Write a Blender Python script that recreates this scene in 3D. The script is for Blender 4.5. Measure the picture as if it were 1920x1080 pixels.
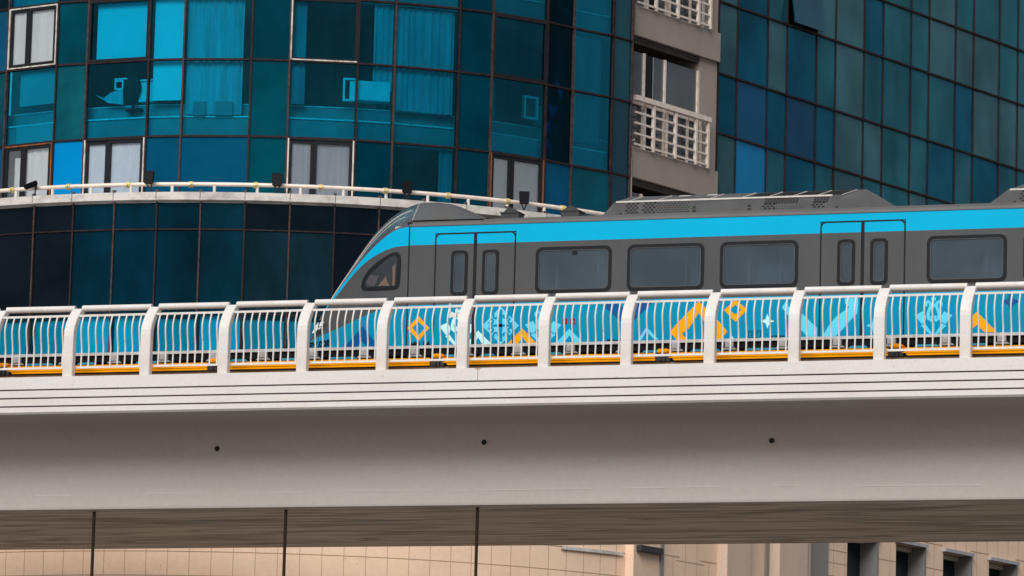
import bpy, bmesh, math, random
from mathutils import Vector, Matrix
R = math.radians
random.seed(7)
for o in list(bpy.data.objects): bpy.data.objects.remove(o)
sc = bpy.context.scene
COL = sc.collection

# ------------------------------------------------------------------ camera
YAW, PITCH, ROLL, FPX = -0.34046531, 0.15086102, 0.02700683, 9420.595
fwd = Vector((math.sin(YAW)*math.cos(PITCH), math.cos(YAW)*math.cos(PITCH), math.sin(PITCH)))
r0 = Vector((math.cos(YAW), -math.sin(YAW), 0)); u0 = r0.cross(fwd)
cr = math.cos(ROLL)*r0 + math.sin(ROLL)*u0; cu = cr.cross(fwd)
CAM = Vector((0, 0, 1.6))
cd = bpy.data.cameras.new('camera'); cam = bpy.data.objects.new('camera', cd); COL.objects.link(cam)
m = Matrix((cr, cu, -fwd)).transposed().to_4x4(); m.translation = CAM; cam.matrix_world = m
cd.sensor_width = 36.0; cd.lens = 36.0*FPX/1920; cd.clip_start = 1; cd.clip_end = 4000
sc.camera = cam
# ------------------------------------------------------------------ light
SUN_EL, SUN_AZ = R(38), R(178)         # azimuth clockwise from +Y
w = bpy.data.worlds.new('World'); sc.world = w; w.use_nodes = True
nt = w.node_tree; nt.nodes.clear()
sky = nt.nodes.new('ShaderNodeTexSky'); sky.sky_type = 'NISHITA'; sky.sun_disc = False
sky.sun_elevation = SUN_EL; sky.sun_rotation = SUN_AZ; sky.air_density = 1.0; sky.dust_density = 3.0; sky.ozone_density = 1.0
bg = nt.nodes.new('ShaderNodeBackground'); bg.inputs[1].default_value = 0.062
wtc = nt.nodes.new('ShaderNodeTexCoord'); wmp = nt.nodes.new('ShaderNodeMapping'); wmp.inputs['Scale'].default_value = (1,1,2.6); nt.links.new(wtc.outputs['Generated'], wmp.inputs[0])
wnz = nt.nodes.new('ShaderNodeTexNoise'); wnz.inputs['Scale'].default_value = 4.5; wnz.inputs['Detail'].default_value = 9; wnz.inputs['Roughness'].default_value = .6; nt.links.new(wmp.outputs[0], wnz.inputs['Vector'])
wmr = nt.nodes.new('ShaderNodeMapRange'); wmr.inputs[1].default_value = .44; wmr.inputs[2].default_value = .58; nt.links.new(wnz.outputs[0], wmr.inputs[0])
wmx = nt.nodes.new('ShaderNodeMix'); wmx.data_type = 'RGBA'; wmx.inputs[7].default_value = (8.2,8.2,8.4,1); nt.links.new(wmr.outputs[0], wmx.inputs[0]); nt.links.new(sky.outputs[0], wmx.inputs[6])  # unseen clouds added to vary glass reflections and lift the ambient light
wo = nt.nodes.new('ShaderNodeOutputWorld'); nt.links.new(wmx.outputs[2], bg.inputs[0]); nt.links.new(bg.outputs[0], wo.inputs[0])
sl = bpy.data.lights.new('sun', 'SUN'); sl.energy = 2.75; sl.angle = R(38); sl.color = (1, .955, .90)
so = bpy.data.objects.new('sun', sl); COL.objects.link(so)
sd = Vector((math.sin(SUN_AZ)*math.cos(SUN_EL), math.cos(SUN_AZ)*math.cos(SUN_EL), math.sin(SUN_EL)))
so.rotation_euler = sd.to_track_quat('Z', 'Y').to_euler(); so.location = (0, -20, 80)
sc.view_settings.view_transform = 'Standard'; sc.view_settings.look = 'None'
sc.view_settings.exposure = 0.16; sc.view_settings.gamma = 1.0
sc.cycles.max_bounces = 8; sc.cycles.transparent_max_bounces = 12

# ------------------------------------------------------------------ helpers
class MB:
    """collects boxes, prisms, tubes and sheets in world coordinates; build() links them as ONE mesh object"""
    def __init__(s): s.v = []; s.f = []; s.m = []
    def add(s, vs, fs, mi=0):
        b = len(s.v); s.v += [Vector(v) for v in vs]
        for f in fs: s.f.append([b+i for i in f]); s.m.append(mi)
    def hexa(s, p, mi=0):      # 8 corners: bottom 4 (ccw from above), top 4
        s.add(p, [(3,2,1,0),(4,5,6,7),(0,1,5,4),(1,2,6,5),(2,3,7,6),(3,0,4,7)], mi)
    def box(s, x0, x1, y0, y1, z0, z1, mi=0):
        s.hexa([(x0,y0,z0),(x1,y0,z0),(x1,y1,z0),(x0,y1,z0),(x0,y0,z1),(x1,y0,z1),(x1,y1,z1),(x0,y1,z1)], mi)
    def prism(s, poly, vec, mi=0):   # planar polygon of 3-D points, swept by vec
        n = len(poly); P = [Vector(p) for p in poly]; vec = Vector(vec)
        s.add(P+[p+vec for p in P], [list(range(n))[::-1], list(range(n, 2*n))]+[(i,(i+1)%n,n+(i+1)%n,n+i) for i in range(n)], mi)
    def ringprism(s, outer, inner, vec, mi=0):   # two loops of equal length
        n = len(outer); vec = Vector(vec); O = [Vector(p) for p in outer]; I = [Vector(p) for p in inner]
        vs = O+I+[p+vec for p in O]+[p+vec for p in I]; fs = []
        for i in range(n):
            j = (i+1) % n
            fs += [(i,j,n+j,n+i),(2*n+i,3*n+i,3*n+j,2*n+j),(i,2*n+i,2*n+j,j),(n+i,n+j,3*n+j,3*n+i)]
        s.add(vs, fs, mi)
    def tube(s, pts, r, n=10, mi=0, cap=True):
        P = [Vector(p) for p in pts]; rings = []; rr = r if isinstance(r, (list, tuple)) else [r]*len(P)
        t0 = (P[1]-P[0]).normalized(); a = Vector((0,0,1)) if abs(t0.z) < .9 else Vector((1,0,0))
        nrm = (a - t0*a.dot(t0)).normalized(); b = len(s.v); fs = []
        for i, p in enumerate(P):
            t = (P[min(i+1,len(P)-1)]-P[max(i-1,0)]).normalized()
            nrm = (nrm - t*nrm.dot(t)).normalized(); bi = t.cross(nrm)
            s.v += [p+(nrm*math.cos(2*math.pi*k/n)+bi*math.sin(2*math.pi*k/n))*rr[i] for k in range(n)]
        for i in range(len(P)-1):
            for k in range(n):
                k2 = (k+1) % n; fs.append((b+i*n+k, b+i*n+k2, b+(i+1)*n+k2, b+(i+1)*n+k))
        if cap: fs.append([b+k for k in range(n)][::-1]); fs.append([b+(len(P)-1)*n+k for k in range(n)])
        s.f += fs; s.m += [mi]*len(fs)
    def grid(s, rows, mi=0, closed=False):   # rows of points
        n = len(rows[0]); b = len(s.v)
        for r_ in rows: s.v += [Vector(p) for p in r_]
        for i in range(len(rows)-1):
            for k in range(n-1 if not closed else n):
                k2 = (k+1) % n
                s.f.append((b+i*n+k, b+i*n+k2, b+(i+1)*n+k2, b+(i+1)*n+k)); s.m.append(mi(i) if callable(mi) else mi)
    def build(s, name, mats, parent=None, smooth=False, bevel=0, loc=None):
        org = wloc(parent) if parent is not None else Vector((0,0,0))
        if loc is not None: org = Vector(loc)
        me = bpy.data.meshes.new(name); me.from_pydata([v-org for v in s.v], [], s.f)
        for mt in (mats if isinstance(mats, (list, tuple)) else [mats]): me.materials.append(mt)
        me.polygons.foreach_set('material_index', s.m)
        bm = bmesh.new(); bm.from_mesh(me)
        bmesh.ops.remove_doubles(bm, verts=bm.verts, dist=1e-5) if smooth else None
        bmesh.ops.recalc_face_normals(bm, faces=bm.faces)
        if bevel:
            ed = [e for e in bm.edges if e.is_manifold and e.calc_face_angle(0) > .6]
            bmesh.ops.bevel(bm, geom=ed, offset=bevel, segments=2, affect='EDGES', clamp_overlap=True)
        bm.to_mesh(me); bm.free()
        if smooth:
            me.polygons.foreach_set('use_smooth', [True]*len(me.polygons))
            try: me.set_sharp_from_angle(angle=R(40))
            except Exception: pass
        o = bpy.data.objects.new(name, me); COL.objects.link(o)
        if parent is not None:
            o.parent = parent
            if loc is not None: o.location = Vector(loc)-wloc(parent)
        elif loc is not None: o.location = loc
        return o
def wloc(o):
    v = Vector((0,0,0))
    while o is not None: v += Vector(o.location); o = o.parent
    return v
def tag(o, label=None, cat=None, group=None, kind=None):
    if label: o['label'] = label
    if cat: o['category'] = cat
    if group: o['group'] = group
    if kind: o['kind'] = kind
    return o
def empty(name, loc, label, cat, group=None):
    o = bpy.data.objects.new(name, None); COL.objects.link(o); o.location = loc; o.empty_display_size = .3
    return tag(o, label, cat, group)
def copy_part(o, parent, loc):
    c = o.copy(); COL.objects.link(c); c.parent = parent; c.location = loc; return c
def copy_tree(root, loc, rz, label):
    c = root.copy(); COL.objects.link(c); c.location = loc; c.rotation_euler = (0,0,rz); c['label'] = label
    for ch in list(root.children):
        d = ch.copy(); COL.objects.link(d); d.parent = c
        for g in list(ch.children):
            e = g.copy(); COL.objects.link(e); e.parent = d
    return c

# ------------------------------------------------------------------ materials
def mat(name, col, rough=.5, metal=0., var=.0, scale=3., bump=0., stretch=(1,1,1), col2=None, coat=0., spec=.5, fine=0., stint=None):
    mt = bpy.data.materials.new(name); mt.use_nodes = True; nt = mt.node_tree; b = nt.nodes['Principled BSDF']
    b.inputs['Base Color'].default_value = (*col, 1); b.inputs['Roughness'].default_value = rough; b.inputs['Metallic'].default_value = metal
    b.inputs['Coat Weight'].default_value = coat; b.inputs['Specular IOR Level'].default_value = spec
    if stint: b.inputs['Specular Tint'].default_value = (*stint, 1)
    if var or bump or col2:
        tc = nt.nodes.new('ShaderNodeTexCoord'); mp = nt.nodes.new('ShaderNodeMapping'); mp.inputs['Scale'].default_value = stretch
        nz = nt.nodes.new('ShaderNodeTexNoise'); nz.inputs['Scale'].default_value = scale; nz.inputs['Detail'].default_value = 6; nz.inputs['Roughness'].default_value = .62
        nt.links.new(tc.outputs['Object'], mp.inputs[0]); nt.links.new(mp.outputs[0], nz.inputs['Vector'])
        rp = nt.nodes.new('ShaderNodeValToRGB'); rp.color_ramp.elements[0].position = .3; rp.color_ramp.elements[1].position = .7
        c2 = col2 if col2 else tuple(min(1, c*(1+var)) for c in col)
        c1 = tuple(c*(1-var) for c in col) if not col2 else col
        rp.color_ramp.elements[0].color = (*c1, 1); rp.color_ramp.elements[1].color = (*c2, 1)
        nt.links.new(nz.outputs[0], rp.inputs[0]); nt.links.new(rp.outputs[0], b.inputs['Base Color'])
        if bump:
            bp = nt.nodes.new('ShaderNodeBump'); bp.inputs['Strength'].default_value = bump; bp.inputs['Distance'].default_value = .02
            nt.links.new(nz.outputs[0], bp.inputs['Height']); nt.links.new(bp.outputs[0], b.inputs['Normal'])
    return mt
def dirty(name, col, dirt, amount=.55, rough=.6, scale=1.2, stretch=(1,1,1), fine=14., bump=.15, thr=.56, spec=.4, speck=.78):
    """paint or concrete with blotchy stains plus fine speckle"""
    mt = bpy.data.materials.new(name); mt.use_nodes = True; nt = mt.node_tree; b = nt.nodes['Principled BSDF']; L = nt.links.new
    b.inputs['Roughness'].default_value = rough; b.inputs['Specular IOR Level'].default_value = spec
    tc = nt.nodes.new('ShaderNodeTexCoord'); mp = nt.nodes.new('ShaderNodeMapping'); mp.inputs['Scale'].default_value = stretch; L(tc.outputs['Object'], mp.inputs[0])
    n1 = nt.nodes.new('ShaderNodeTexNoise'); n1.inputs['Scale'].default_value = scale; n1.inputs['Detail'].default_value = 8; n1.inputs['Roughness'].default_value = .65; L(mp.outputs[0], n1.inputs['Vector'])
    n2 = nt.nodes.new('ShaderNodeTexNoise'); n2.inputs['Scale'].default_value = fine; n2.inputs['Detail'].default_value = 5; L(tc.outputs['Object'], n2.inputs['Vector'])
    r1 = nt.nodes.new('ShaderNodeMapRange'); r1.inputs[1].default_value = thr-.12; r1.inputs[2].default_value = thr+.16; r1.inputs[3].default_value = 0; r1.inputs[4].default_value = amount; L(n1.outputs[0], r1.inputs[0])
    r2 = nt.nodes.new('ShaderNodeMapRange'); r2.inputs[1].default_value = .35; r2.inputs[2].default_value = .7; r2.inputs[3].default_value = 1.02; r2.inputs[4].default_value = .965; L(n2.outputs[0], r2.inputs[0])
    mx = nt.nodes.new('ShaderNodeMix'); mx.data_type = 'RGBA'; mx.inputs[6].default_value = (*col,1); mx.inputs[7].default_value = (*dirt,1); L(r1.outputs[0], mx.inputs[0])
    ml = nt.nodes.new('ShaderNodeMix'); ml.data_type = 'RGBA'; ml.blend_type = 'MULTIPLY'; ml.inputs[0].default_value = 1; L(mx.outputs[2], ml.inputs[6]); L(r2.outputs[0], ml.inputs[7])
    n3 = nt.nodes.new('ShaderNodeTexNoise'); n3.inputs['Scale'].default_value = 17; n3.inputs['Detail'].default_value = 1; L(tc.outputs['Object'], n3.inputs['Vector'])
    r3 = nt.nodes.new('ShaderNodeMapRange'); r3.inputs[1].default_value = .735; r3.inputs[2].default_value = .76; r3.inputs[3].default_value = 1; r3.inputs[4].default_value = speck; L(n3.outputs[0], r3.inputs[0])
    m3 = nt.nodes.new('ShaderNodeMix'); m3.data_type = 'RGBA'; m3.blend_type = 'MULTIPLY'; m3.inputs[0].default_value = 1; L(ml.outputs[2], m3.inputs[6]); L(r3.outputs[0], m3.inputs[7])
    L(m3.outputs[2], b.inputs['Base Color'])
    bp = nt.nodes.new('ShaderNodeBump'); bp.inputs['Strength'].default_value = bump; bp.inputs['Distance'].default_value = .02; L(n1.outputs[0], bp.inputs['Height']); L(bp.outputs[0], b.inputs['Normal'])
    return mt
def glass(name, tint, veil=(.3,.36,.38), dust_haze=(.01,.06), fres=1.45, streak=(1,1,.25), scale=2.2, refl=(.16,.62,.80), det=4):
    """tinted thin pane: coloured transmission, a sharp Fresnel reflection and a thin film of dust with streaks, thickened to paint in soft reflections"""
    mt = bpy.data.materials.new(name); mt.use_nodes = True; nt = mt.node_tree; nt.nodes.clear(); L = nt.links.new
    out = nt.nodes.new('ShaderNodeOutputMaterial'); tr = nt.nodes.new('ShaderNodeBsdfTransparent'); tr.inputs[0].default_value = (*tint,1)
    gl = nt.nodes.new('ShaderNodeBsdfGlossy'); gl.inputs['Roughness'].default_value = .02; gl.inputs[0].default_value = (*refl,1)
    df = nt.nodes.new('ShaderNodeBsdfDiffuse'); df.inputs[0].default_value = (*veil,1)
    fr = nt.nodes.new('ShaderNodeFresnel'); fr.inputs[0].default_value = fres
    tc = nt.nodes.new('ShaderNodeTexCoord'); mp = nt.nodes.new('ShaderNodeMapping'); mp.inputs['Scale'].default_value = streak; L(tc.outputs['Object'], mp.inputs[0])
    nz = nt.nodes.new('ShaderNodeTexNoise'); nz.inputs['Scale'].default_value = scale; nz.inputs['Detail'].default_value = det; nz.inputs['Roughness'].default_value = .55; L(mp.outputs[0], nz.inputs['Vector'])
    mr = nt.nodes.new('ShaderNodeMapRange'); mr.inputs[1].default_value = .35; mr.inputs[2].default_value = .75; mr.inputs[3].default_value = dust_haze[0]; mr.inputs[4].default_value = dust_haze[1]; L(nz.outputs[0], mr.inputs[0])
    n2 = nt.nodes.new('ShaderNodeTexNoise'); n2.inputs['Scale'].default_value = .9; n2.inputs['Detail'].default_value = 2; L(tc.outputs['Object'], n2.inputs['Vector'])
    bp = nt.nodes.new('ShaderNodeBump'); bp.inputs['Strength'].default_value = .12; bp.inputs['Distance'].default_value = .03; L(n2.outputs[0], bp.inputs['Height']); L(bp.outputs[0], gl.inputs['Normal'])
    m1 = nt.nodes.new('ShaderNodeMixShader'); L(mr.outputs[0], m1.inputs[0]); L(tr.outputs[0], m1.inputs[1]); L(df.outputs[0], m1.inputs[2])
    m2 = nt.nodes.new('ShaderNodeMixShader'); L(fr.outputs[0], m2.inputs[0]); L(m1.outputs[0], m2.inputs[1]); L(gl.outputs[0], m2.inputs[2])
    L(m2.outputs[0], out.inputs[0]); return mt

M = {}
M['white'] = dirty('white_paint', (.67,.655,.645), (.50,.38,.29), .55, .45, 2.2, (1,1,.6), 22, .05, .62)
M['deck'] = dirty('painted_concrete', (.66,.64,.63), (.50,.45,.40), .4, .7, .8, (.7,1,2.), 16, .12, .6)
M['girder'] = dirty('girder_concrete', (.63,.59,.57), (.55,.51,.485), .5, .8, .5, (.35,1,1.6), 12, .06, .52, speck=.93)
M['groove'] = mat('groove_shadow_gap', (.07,.06,.06), .9)
M['plinth'] = dirty('sandy_plinth', (.52,.41,.31), (.22,.15,.10), .8, .9, 2.5, (1,1,1), 20, .3, .5)
M['orange'] = mat('orange_plastic', (.95,.38,.0), .55, var=.08, scale=2, spec=.06)
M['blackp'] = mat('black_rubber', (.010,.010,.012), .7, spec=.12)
M['dkgrey'] = mat('dark_grey_metal', (.04,.042,.046), .55, .0, .2, 6, spec=.25)
M['steel'] = mat('worn_steel', (.45,.45,.46), .4, .2, .3, 9, col2=(.74,.74,.75))
M['greyblk'] = mat('grey_block', (.40,.40,.41), .6, 0, .25, 12)
M['bluecyan'] = mat('cyan_cover', (.02,.30,.45), .5, 0, .15, 6)
M['stripe'] = mat('train_cyan', (.0,.405,.69), .3, 0, .04, 1.2, spec=.35, stint=(.3,.8,1))
M['tblue'] = mat('train_blue', (.0,.25,.43), .3, 0, .05, 1.5, spec=.35, stint=(.3,.8,1))
M['tlight'] = mat('livery_light_blue', (.12,.62,.87), .4, spec=.15)
M['tpale'] = mat('livery_pale_blue', (.50,.88,.96), .4, spec=.15)
M['tdark'] = mat('livery_deep_blue', (.0,.085,.28), .4, spec=.15)
M['torange'] = mat('livery_orange', (.90,.38,.0), .4, spec=.15)
M['tgrey'] = mat('train_grey', (.068,.072,.077), .24, .0, .10, .9, stretch=(2,1,.6), spec=.4, bump=.10)
M['troof'] = mat('roof_grey', (.10,.10,.10), .45, .0, .1, 1.6, spec=.3)
M['tunit'] = mat('roof_unit_grey', (.082,.086,.092), .6, .0, .15, 3, spec=.2)
M['tunitl'] = mat('roof_unit_edge', (.55,.53,.50), .4, .0, .15, 8)
M['thole'] = mat('vent_dark', (.012,.012,.013), .8)
M['seal'] = mat('window_seal', (.011,.013,.017), .55, spec=.15)
M['black'] = mat('floodlight_black', (.006,.006,.009), .7, spec=.06)
M['lamp'] = mat('lamp_lens', (.82,.84,.84), .2)
M['red'] = mat('red_sticker', (.26,.0,.012), .4, spec=.15)
M['stickw'] = mat('white_print', (.8,.8,.8), .5)
M['ink'] = mat('dark_print', (.004,.008,.015), .6, spec=.1)
M['cabin'] = mat('cabin_interior', (.42,.45,.48), .7)
M['tglass'] = glass('train_glass', (.50,.57,.64), (.22,.30,.37), (.12,.20), 1.52, (1,1,1), 1.2, (.8,.92,1))  # diffuse veil paints a bluish reflection into the train windows
M['frame'] = mat('mullion_dark', (.022,.013,.015), .6, .0, .5, 7, spec=.15)
M['frameb'] = mat('mullion_brown', (.055,.034,.032), .6, .0, .5, 9, spec=.15)
M['sash'] = mat('sash_dark', (.012,.014,.018), .6, .0, spec=.12)
M['whitefr'] = dirty('chipped_white_frame', (.62,.58,.54), (.05,.04,.035), .9, .6, 9, (1,1,.35), 30, .1, .56)
M['rustfr'] = dirty('rusty_frame', (.30,.085,.02), (.04,.025,.02), .9, .8, 8, (1,1,.3), 30, .2, .5)
M['g_teal'] = glass('tower_glass', (.12,.86,.975), (.03,.20,.26), (.0,.03), 1.4)
M['g_blue'] = glass('tower_glass_blue', (.10,.80,.96), (.05,.25,.4), (.0,.02), 1.4)
M['g_dark'] = glass('podium_glass', (.10,.40,.52), (.04,.13,.17), (.0,.05), 1.4, (1,1,.6), 1.3)
M['g_clear'] = glass('clear_glass', (.94,.95,.96), (.62,.68,.72), (.0,.05), 1.45, (1,1,1), .9, (.8,.85,.9))
M['g_dust_haze'] = glass('dusty_sheen_glass', (.22,.88,.97), (.07,.43,.56), (.09,.30), 1.45, (1,1,.6), .75, (.22,.66,.82), 4)  # cloudy veil: some dust, mostly soft sky reflections painted in
M['g_dust_haze2'] = glass('dusty_sheen_glass_blue', (.12,.80,.98), (.02,.34,.60), (.08,.26), 1.45, (1,1,.7), .75, (.15,.6,.85), 4)
M['g_dust_haze3'] = glass('dusty_sheen_glass_grey', (.36,.86,.92), (.18,.44,.53), (.13,.32), 1.45, (1,1,.6), .75, (.28,.64,.78), 4)
M['sp_a'] = mat('spandrel_teal', (.0,.045,.068), .12, 0, .35, .9, stint=(.05,.5,.7), spec=.4)
M['sp_b'] = mat('spandrel_grey_teal', (.003,.078,.105), .12, 0, .4, .9, stint=(.05,.5,.7), spec=.4)
M['sp_d'] = mat('spandrel_deep', (.0,.024,.042), .12, 0, .35, .9, stint=(.05,.5,.7), spec=.4)
M['sp_bl'] = mat('spandrel_blue', (.0,.21,.52), .2, 0, .08, .8, stint=(.05,.5,.7), spec=.4)
M['sp_nv'] = mat('spandrel_navy', (.001,.058,.13), .12, 0, .2, .8, stint=(.05,.5,.7), spec=.4)
M['sp_k'] = mat('spandrel_black', (.006,.007,.011), .1, 0, .3, .8, stint=(.05,.5,.7), spec=.4)
M['blind'] = mat('blind_white', (.80,.80,.80), .9, 0, .04, .8)
M['blindm'] = mat('blind_mid', (.42,.42,.42), .9, 0, .12, .9)
M['curt'] = mat('curtain_pale', (.40,.42,.44), .95, 0, .25, 5, stretch=(1,1,.15))
M['curtd'] = mat('curtain_dim', (.22,.24,.26), .95, 0, .25, 5, stretch=(1,1,.15))
M['curtw'] = mat('curtain_white', (.86,.89,.88), .95, 0, .06, 5, stretch=(1,1,.15))
M['curtg'] = mat('curtain_grey', (.36,.40,.47), .95, 0, .08, 5, stretch=(1,1,.15)); M['curtb'] = mat('curtain_bluish', (.60,.70,.80), .95, 0, .12, 3, stretch=(1,1,.4))
M['room'] = mat('room_dark', (.10,.10,.10), .9, 0, .3, .7)
M['slab'] = mat('slab_edge', (.24,.25,.25), .9, 0, .2, 1.5)
M['ledge'] = mat('pale_ledge', (.75,.75,.74), .8, 0, .3, 14)
M['beige'] = dirty('beige_render', (.335,.29,.258), (.26,.225,.20), .5, .9, 1.1, (1,1,.4), 16, .1, .52)
M['rail'] = dirty('cream_railing', (.74,.66,.60), (.38,.24,.16), .6, .5, 7, (1,1,1), 30, .1, .6)
M['dkshade'] = mat('recess_shade_brown', (.075,.065,.06), .9, 0, .2, 2)
M['stone'] = dirty('stone_tile', (.84,.62,.46), (.74,.54,.40), .6, .75, .9, (1,1,1), 10, .05, .5)
M['stonej'] = mat('tile_joint', (.36,.25,.17), .9)
M['pil'] = dirty('pilaster_stone', (.62,.48,.39), (.52,.41,.34), .6, .8, .7, (3,3,.3), 10, .08, .5)
M['pilg'] = dirty('pilaster_grey', (.27,.255,.235), (.2,.19,.18), .5, .8, .8, (3,3,.3), 10, .08, .5)
M['ledgec'] = dirty('chipped_ledge', (.60,.58,.555), (.30,.285,.27), .85, .85, 2.6, (1,1,2.0), 24, .4, .54)
M['flange'] = mat('yellow_flange', (.62,.50,.22), .5, .2, .3, 9)
M['pink'] = mat('pale_pipe', (.80,.68,.60), .45, .1, .15, 5)
M['pole'] = mat('pole_brown', (.034,.025,.020), .9, spec=.03)
M['ground'] = dirty('street_paving', (.12,.107,.096), (.08,.072,.066), .5, .9, .12, (1,1,1), 2, .1, .5)
M['acwhite'] = mat('appliance_white', (.78,.80,.80), .5, 0, .05, 4)
# soffit: board-marked concrete
def soffit_mat():
    mt = bpy.data.materials.new('board_marked_concrete'); mt.use_nodes = True; nt = mt.node_tree; b = nt.nodes['Principled BSDF']; L = nt.links.new
    b.inputs['Roughness'].default_value = .85
    tc = nt.nodes.new('ShaderNodeTexCoord')
    def layer(sx, sy, rot, scale, det, p0, p1):
        mp = nt.nodes.new('ShaderNodeMapping'); mp.inputs['Scale'].default_value = (sx, sy, 1); mp.inputs['Rotation'].default_value = (0,0,rot); L(tc.outputs['Object'], mp.inputs[0])
        n = nt.nodes.new('ShaderNodeTexNoise'); n.inputs['Scale'].default_value = scale; n.inputs['Detail'].default_value = det; n.inputs['Roughness'].default_value = .7; n.inputs['Distortion'].default_value = .6; L(mp.outputs[0], n.inputs['Vector'])
        rp = nt.nodes.new('ShaderNodeMapRange'); rp.inputs[1].default_value = p0; rp.inputs[2].default_value = p1; L(n.outputs[0], rp.inputs[0]); return rp.outputs[0]
    def lines(sx, sy, rot, scale, wdt):
        mp = nt.nodes.new('ShaderNodeMapping'); mp.inputs['Scale'].default_value = (sx, sy, 1); mp.inputs['Rotation'].default_value = (0,0,rot); L(tc.outputs['Object'], mp.inputs[0])
        n = nt.nodes.new('ShaderNodeTexNoise'); n.inputs['Scale'].default_value = scale; n.inputs['Detail'].default_value = 4; n.inputs['Roughness'].default_value = .55; L(mp.outputs[0], n.inputs['Vector'])
        k = nt.nodes.new('ShaderNodeMath'); k.operation = 'MULTIPLY'; k.inputs[1].default_value = 9; L(n.outputs[0], k.inputs[0])
        fr = nt.nodes.new('ShaderNodeMath'); fr.operation = 'PINGPONG'; fr.inputs[1].default_value = .5; L(k.outputs[0], fr.inputs[0])
        rp = nt.nodes.new('ShaderNodeMapRange'); rp.inputs[1].default_value = 0; rp.inputs[2].default_value = wdt; L(fr.outputs[0], rp.inputs[0]); return rp.outputs[0]
    base = layer(.12, .9, .03, 1.6, 8, .33, .66)
    l1 = lines(.045, .42, .012, 1.5, .30); l2 = lines(.05, .34, .10, 1.2, .16)
    mx = nt.nodes.new('ShaderNodeMix'); mx.data_type = 'RGBA'; mx.inputs[6].default_value = (.72,.62,.53,1); mx.inputs[7].default_value = (.90,.81,.72,1); L(base, mx.inputs[0])
    cur = mx.outputs[2]
    for ln, dk in ((l1, .60), (l2, .55)):
        mr = nt.nodes.new('ShaderNodeMapRange'); mr.inputs[3].default_value = dk; mr.inputs[4].default_value = 1; L(ln, mr.inputs[0])
        mm = nt.nodes.new('ShaderNodeMix'); mm.data_type = 'RGBA'; mm.blend_type = 'MULTIPLY'; mm.inputs[0].default_value = 1; L(cur, mm.inputs[6]); L(mr.outputs[0], mm.inputs[7]); cur = mm.outputs[2]
    L(cur, b.inputs['Base Color'])
    return mt
M['soffit'] = soffit_mat()

# ------------------------------------------------------------------ ground
g = MB(); g.add([(-600,-80,0),(500,-80,0),(500,900,0),(-600,900,0)], [(0,1,2,3)]); tag(g.build('ground', M['ground']), kind='structure')

# ------------------------------------------------------------------ viaduct
X0, X1 = -75., 15.
via = empty('viaduct', (-30, 86, 0), 'long white-edged concrete viaduct carrying the train across the picture', 'viaduct')
f = MB()
yf, zt = 81.2, 13.31
prof = [(yf,zt)]
zs = [13.077, 12.925, 12.775]; yy = yf
for z in zs:
    prof += [(yy, z+.014), (yy+.05, z+.012), (yy+.05, z-.012), (yy-.012, z-.016)]; yy -= .012
prof += [(yy, 12.67), (yy+.03, 12.635), (yf+.25, 12.635), (yf+.25, 13.25), (yf+.20, zt)]
def exX(mb, pr, x0=X0, x1=X1, mi=0): mb.prism([(x0, y, z) for y, z in pr], (x1-x0, 0, 0), mi)
exX(f, prof); f.build('parapet_fascia', M['deck'], via)
f = MB(); exX(f, [(171.4-y, z) for y, z in [(yf,zt),(yf,12.635),(yf+.25,12.635),(yf+.25,13.25),(yf+.2,zt)]]); f.build('parapet_fascia', M['deck'], via)
f = MB()
for k, z in enumerate(zs): f.box(X0, X1, yf+.035-.012*k, yf+.051-.012*k, z-.012, z+.013)
f.build('groove_line', M['groove'], via)
# deck slab, haunch and girder as one cross-section
gp = [(yf+.24,13.24),(yf+.24,12.64),(82.3,12.65),(82.6,12.63),(82.74,12.55),(82.795,12.43),(82.8,12.28),(82.8,11.16),(82.83,11.105),(82.9,11.085)]
gp2 = [(89.4,11.085),(89.47,11.105),(89.5,11.16),(89.5,12.5),(89.96,12.64),(89.96,13.24)]
f = MB(); exX(f, gp+gp2); gd = f.build('girder', M['girder'], via, smooth=True)
f = MB(); f.box(X0, X1, 82.93, 89.38, 11.077, 11.09)
f.build('soffit', M['soffit'], via)
for x, z in ((-34.86,12.17),(-29.77,12.21),(-24.49,12.16)):
    f = MB(); n = 20; ring = lambda q, y: [(x+q*math.cos(2*math.pi*k/n), y, z+q*math.sin(2*math.pi*k/n)) for k in range(n)]
    f.ringprism(ring(.062,82.775), ring(.05,82.775), (0,.06,0), 0); f.prism(ring(.05,82.788), (0,.04,0), 1)
    f.build('drain_hole', [M['girder'], M['thole']], via)
rgs = random.Random(5)
for z in (11.86, 11.36):
    f = MB(); x = -52.
    while x < -12:
        l = rgs.uniform(.5, 2.6); dz = rgs.uniform(-.012,.012); f.box(x, x+l, 82.794, 82.802, z+dz-.005, z+dz+rgs.uniform(.003,.009)); x += l+rgs.uniform(.3,1.6)
    f.build('formwork_seam', M['deck'], via)
f = MB(); f.box(-29.36,-29.345,yf-.002,yf+.05,13.075,zt+.001); f.prism([(-29.43,yf-.003,13.312),(-29.27,yf-.003,13.312),(-29.33,yf-.003,13.28),(-29.37,yf-.003,13.275)],(0,.05,0)); f.build('fascia_notch', M['plinth'], via)
for x in (-66, 8):
    f = MB(); f.box(x-1.2, x+1.2, 84.4, 88.0, 0, 11.08); f.build('pier', M['girder'], via, bevel=.15)
f = MB(); f.box(X0, X1, 82.12, 82.5, 13.24, 13.475); f.build('cable_plinth', M['plinth'], via)
f = MB(); f.box(X0, X1, 81.46, 82.12, 13.24, 13.30); f.build('walkway', M['plinth'], via)
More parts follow.
